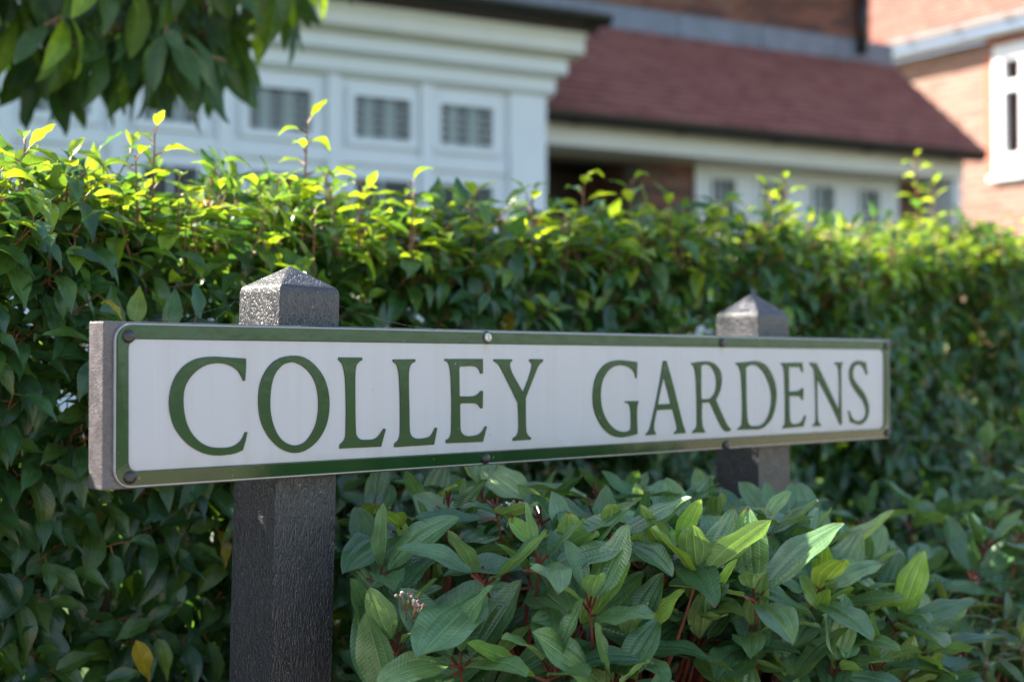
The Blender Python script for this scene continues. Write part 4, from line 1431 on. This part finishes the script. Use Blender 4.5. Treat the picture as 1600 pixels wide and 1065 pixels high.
cnt = 0
while cnt < 560:
    Y = rng.uniform(2.5, 3.3)
    X = rng.uniform(-2.3, -0.35)
    z = rng.uniform(1.15, 2.1)
    ex = ((X + 1.35) / 1.05) ** 2 + ((z - 1.55) / 0.55) ** 2
    if ex > 1.1:
        continue
    p = np.array([X, Y, z])
    qx, qy, _ = project(p)
    if qy[0] > low_edge(qx[0]) - 8:
        continue
    if qy[0] < -120 and rng.random() < 0.35:
        continue
    cnt += 1
    ax = unit(np.array([rng.normal() * 0.5 + 0.2, rng.normal() * 0.5 - 0.2, 0.25]))
    shoot(tree, p - ax * 0.1, ax, 0.1, 7, 0.128, tc, (95, 50), 1.25, 0.55, False, 0.2, 0.0022, 0.014, bare=0.4)


# the rest of the crown, left of the view
for _ in range(90):
    v = rand_unit() * rng.random() ** 0.33
    p = np.array([-2.3, 3.0, 1.9]) + v * np.array([0.36, 0.26, 0.28])
    shoot(tree, p, unit(rand_unit() + UP * 0.3), 0.1, 7, 0.128, tc, (95, 50), 1.0, 0.55, False, 0.2, 0.0022, 0.014, bare=0.4)


# ------------------------------------------------------------------ hand out the leaves: the 300 that show largest become parts
def finish_plants():
    G = 6
    gw, gh = 1600 // G + 1, 1065 // G + 1
    zb = np.full(gw * gh, 1e9)
    own = np.full(gw * gh, -1, np.int64)
    # sign occluder
    c, s_ = math.cos(SANG), math.sin(SANG)
    us, zs = np.meshgrid(np.linspace(-0.01, 1.32, 700), np.linspace(0.617, 0.770, 60))
    P = np.stack([-0.362 + us.ravel() * c, 1.297 + us.ravel() * s_, zs.ravel()], 1)
    allp = [P]
    allid = [np.full(len(P), -2, np.int64)]
    for (x0, x1) in ((0.196, 0.2725), (1.019, 1.0945)):
        us, zs = np.meshgrid(np.linspace(x0, x1, 40), np.linspace(0.2, 0.82, 200))
        P = np.stack([-0.362 + us.ravel() * c - 0.04 * s_, 1.297 + us.ravel() * s_ + 0.04 * c, zs.ravel()], 1)
        allp.append(P)
        allid.append(np.full(len(P), -2, np.int64))
    base = 0
    info = []
    for pl in PLANTS:
        n = len(pl.L)
        pos = np.array([l[2] for l in pl.L]); dr = np.array([l[3] for l in pl.L]); nm = np.array([l[4] for l in pl.L])
        sc = np.array([l[5] for l in pl.L])
        xa = np.cross(dr, nm)
        for t in np.linspace(0.08, 0.92, 7):
            for s in (-0.28, -0.1, 0.1, 0.28):
                w = 0.42 * math.sin(math.pi * t)
                allp.append(pos + dr * (sc * t)[:, None] + xa * (sc * s * w)[:, None] - UP * (0.25 * sc * t * t)[:, None])
                allid.append(np.arange(n) + base)
        info.append((pl, base, n, pos, dr, nm, sc, xa))
        base += n
    P = np.concatenate(allp); I = np.concatenate(allid)
    x, y, d = project(P)
    ok = (d > 0.2) & (x > 0) & (x < 1599) & (y > 0) & (y < 1064)
    P, I, x, y, d = P[ok], I[ok], x[ok], y[ok], d[ok]
    cell = (x // G).astype(int) + gw * (y // G).astype(int)
    order = np.lexsort((d, cell))
    cs, Is, ds = cell[order], I[order], d[order]
    first = np.r_[True, cs[1:] != cs[:-1]]
    vis = np.zeros(base + 1)
    wn_ = Is[first]
    np.add.at(vis, wn_[wn_ >= 0], 1.0)
    # also near ties
    for pl, b, n, pos, dr, nm, sc, xa in info:
        score = vis[b:b + n] + 1e-3 / (1 + np.linalg.norm(pos, axis=1))
        px, py, dd = project(pos + dr * (sc * 0.5)[:, None])
        score[(px < 0) | (px > 1600) | (py < 0) | (py > 1065)] -= 0.5
        top = np.argsort(-score)[:pl.budget]
        top = [i for i in top if score[i] > 0.9]
        chosen = set(int(i) for i in top)
        root = pl.root
        off = np.array(root.location)
        for i in top:
            k, cc = int(pl.L[i][0]), int(pl.L[i][1])
            o = link('leaf', pl.sp.mesh(k, cc), None, root)
            m = Matrix(((xa[i][0], dr[i][0], nm[i][0], 0), (xa[i][1], dr[i][1], nm[i][1], 0), (xa[i][2], dr[i][2], nm[i][2], 0), (0, 0, 0, 1)))
            o.matrix_local = Matrix.Translation(Vector(pos[i] - off)) @ m @ Matrix.Scale(float(sc[i]), 4)
        # the rest as one mesh
        rest = [i for i in range(n) if i not in chosen]
        ks = np.array([pl.L[i][0] for i in rest]); cs_ = np.array([pl.L[i][1] for i in rest])
        rest = np.array(rest)
        pal = np.array(pl.sp.palette)
        Vs, Fs, Us, Cs = [], [], [], []
        vo = 0
        for k in range(len(pl.sp.shapes)):
            sel = rest[ks == k]
            if len(sel) == 0:
                continue
            V, F, UV = pl.sp.shapes[k]
            m = len(sel)
            B = np.stack([xa[sel], dr[sel], nm[sel]], 2)                 # columns
            W = np.einsum('nij,vj->nvi', B, V) * sc[sel][:, None, None] + (pos[sel] - off)[:, None, :]
            Vs.append(W.reshape(-1, 3))
            Fs.append((F[None] + (np.arange(m) * len(V))[:, None, None] + vo).reshape(-1, 4))
            Us.append(np.tile(UV[F.ravel()], (m, 1)))
            col = pal[cs_[ks == k]] * rng.uniform(0.8, 1.25, (m, 1)) * rng.uniform(0.93, 1.07, (m, 3))
            Cs.append(np.repeat(np.c_[col, np.ones(m)], len(V), 0))
            vo += m * len(V)
        V = np.concatenate(Vs); F = np.concatenate(Fs); U = np.concatenate(Us); Cc = np.concatenate(Cs)
        me = bpy.data.meshes.new('foliage')
        me.vertices.add(len(V)); me.vertices.foreach_set('co', V.astype(np.float32).ravel())
        me.loops.add(F.size); me.loops.foreach_set('vertex_index', F.astype(np.int32).ravel())
        me.polygons.add(len(F)); me.polygons.foreach_set('loop_start', (np.arange(len(F)) * 4).astype(np.int32))
        me.polygons.foreach_set('use_smooth', np.ones(len(F), bool))
        me.update(calc_edges=True)
        ul = me.uv_layers.new(name='UVMap')
        ul.data.foreach_set('uv', U.astype(np.float32).ravel())
        at = me.attributes.new('tint', 'FLOAT_COLOR', 'POINT')
        at.data.foreach_set('color', Cc.astype(np.float32).ravel())
        o = link('foliage', me, pl.sp.mat, root)
        o['kind'] = 'stuff'
        pl.st.v = [(v[0] - off[0], v[1] - off[1], v[2] - off[2]) for v in pl.st.v]
        me = bpy.data.meshes.new('twigs')
        me.from_pydata(pl.st.v, [], pl.st.f)
        mat = M['twig_red'] if pl.sp in (VIB,) else M['twig_pink']
        o = link('twigs', me, mat, root)
        o['kind'] = 'stuff'
        print('plant', root.name, 'leaves', n, 'parts', len(top), 'tris', 2 * len(F))


finish_plants()
hst.obj('stem', M['bark'], hroot)['kind'] = 'stuff'
tw.obj('trunk', M['bark'], troot, True)
limbs.obj('branch', M['bark'], troot, True)


# ---- leaf litter on the bed
def litter():
    sh = leaf_template(1.0, 0.5, 0.3, 1.1, 4, 2, 'laurel')
    V, F, UV = sh
    Vs, Fs, Cs = [], [], []
    for i in range(900):
        a = rng.uniform(0.2, 3.6); b = rng.uniform(0.0, 1.0)
        p = HB + HD3 * a + HN3 * b + UP * 0.034
        q = rand_unit(); q[2] *= 0.3; q = unit(q)
        n = unit(UP + 0.6 * rand_unit()); n = unit(n - q * np.dot(n, q))
        B = np.stack([np.cross(q, n), q, n], 1)
        s = rng.uniform(0.02, 0.05)
        Vs.append(V @ B.T * s + p); Fs.append(F + i * len(V))
        c = [(0.22, 0.10, 0.035), (0.13, 0.06, 0.025), (0.32, 0.16, 0.05)][rng.integers(3)]
        Cs.append(np.tile([*c, 1], (len(V), 1)))
    me = bpy.data.meshes.new('leaf_litter')
    me.from_pydata(np.concatenate(Vs).tolist(), [], np.concatenate(Fs).tolist())
    me.attributes.new('tint', 'FLOAT_COLOR', 'POINT').data.foreach_set('color', np.concatenate(Cs).astype(np.float32).ravel())
    t = NT('dead_leaf')
    at = t.n('ShaderNodeAttribute', attribute_name='tint')
    o = link('leaf_litter', me, t.done(t.pbr(at.outputs['Color'], 0.7, 0.3)))
    o['kind'] = 'stuff'
    o['label'] = 'brown and orange fallen leaves lying on the dark bed soil'
    o['category'] = 'leaf litter'


litter()
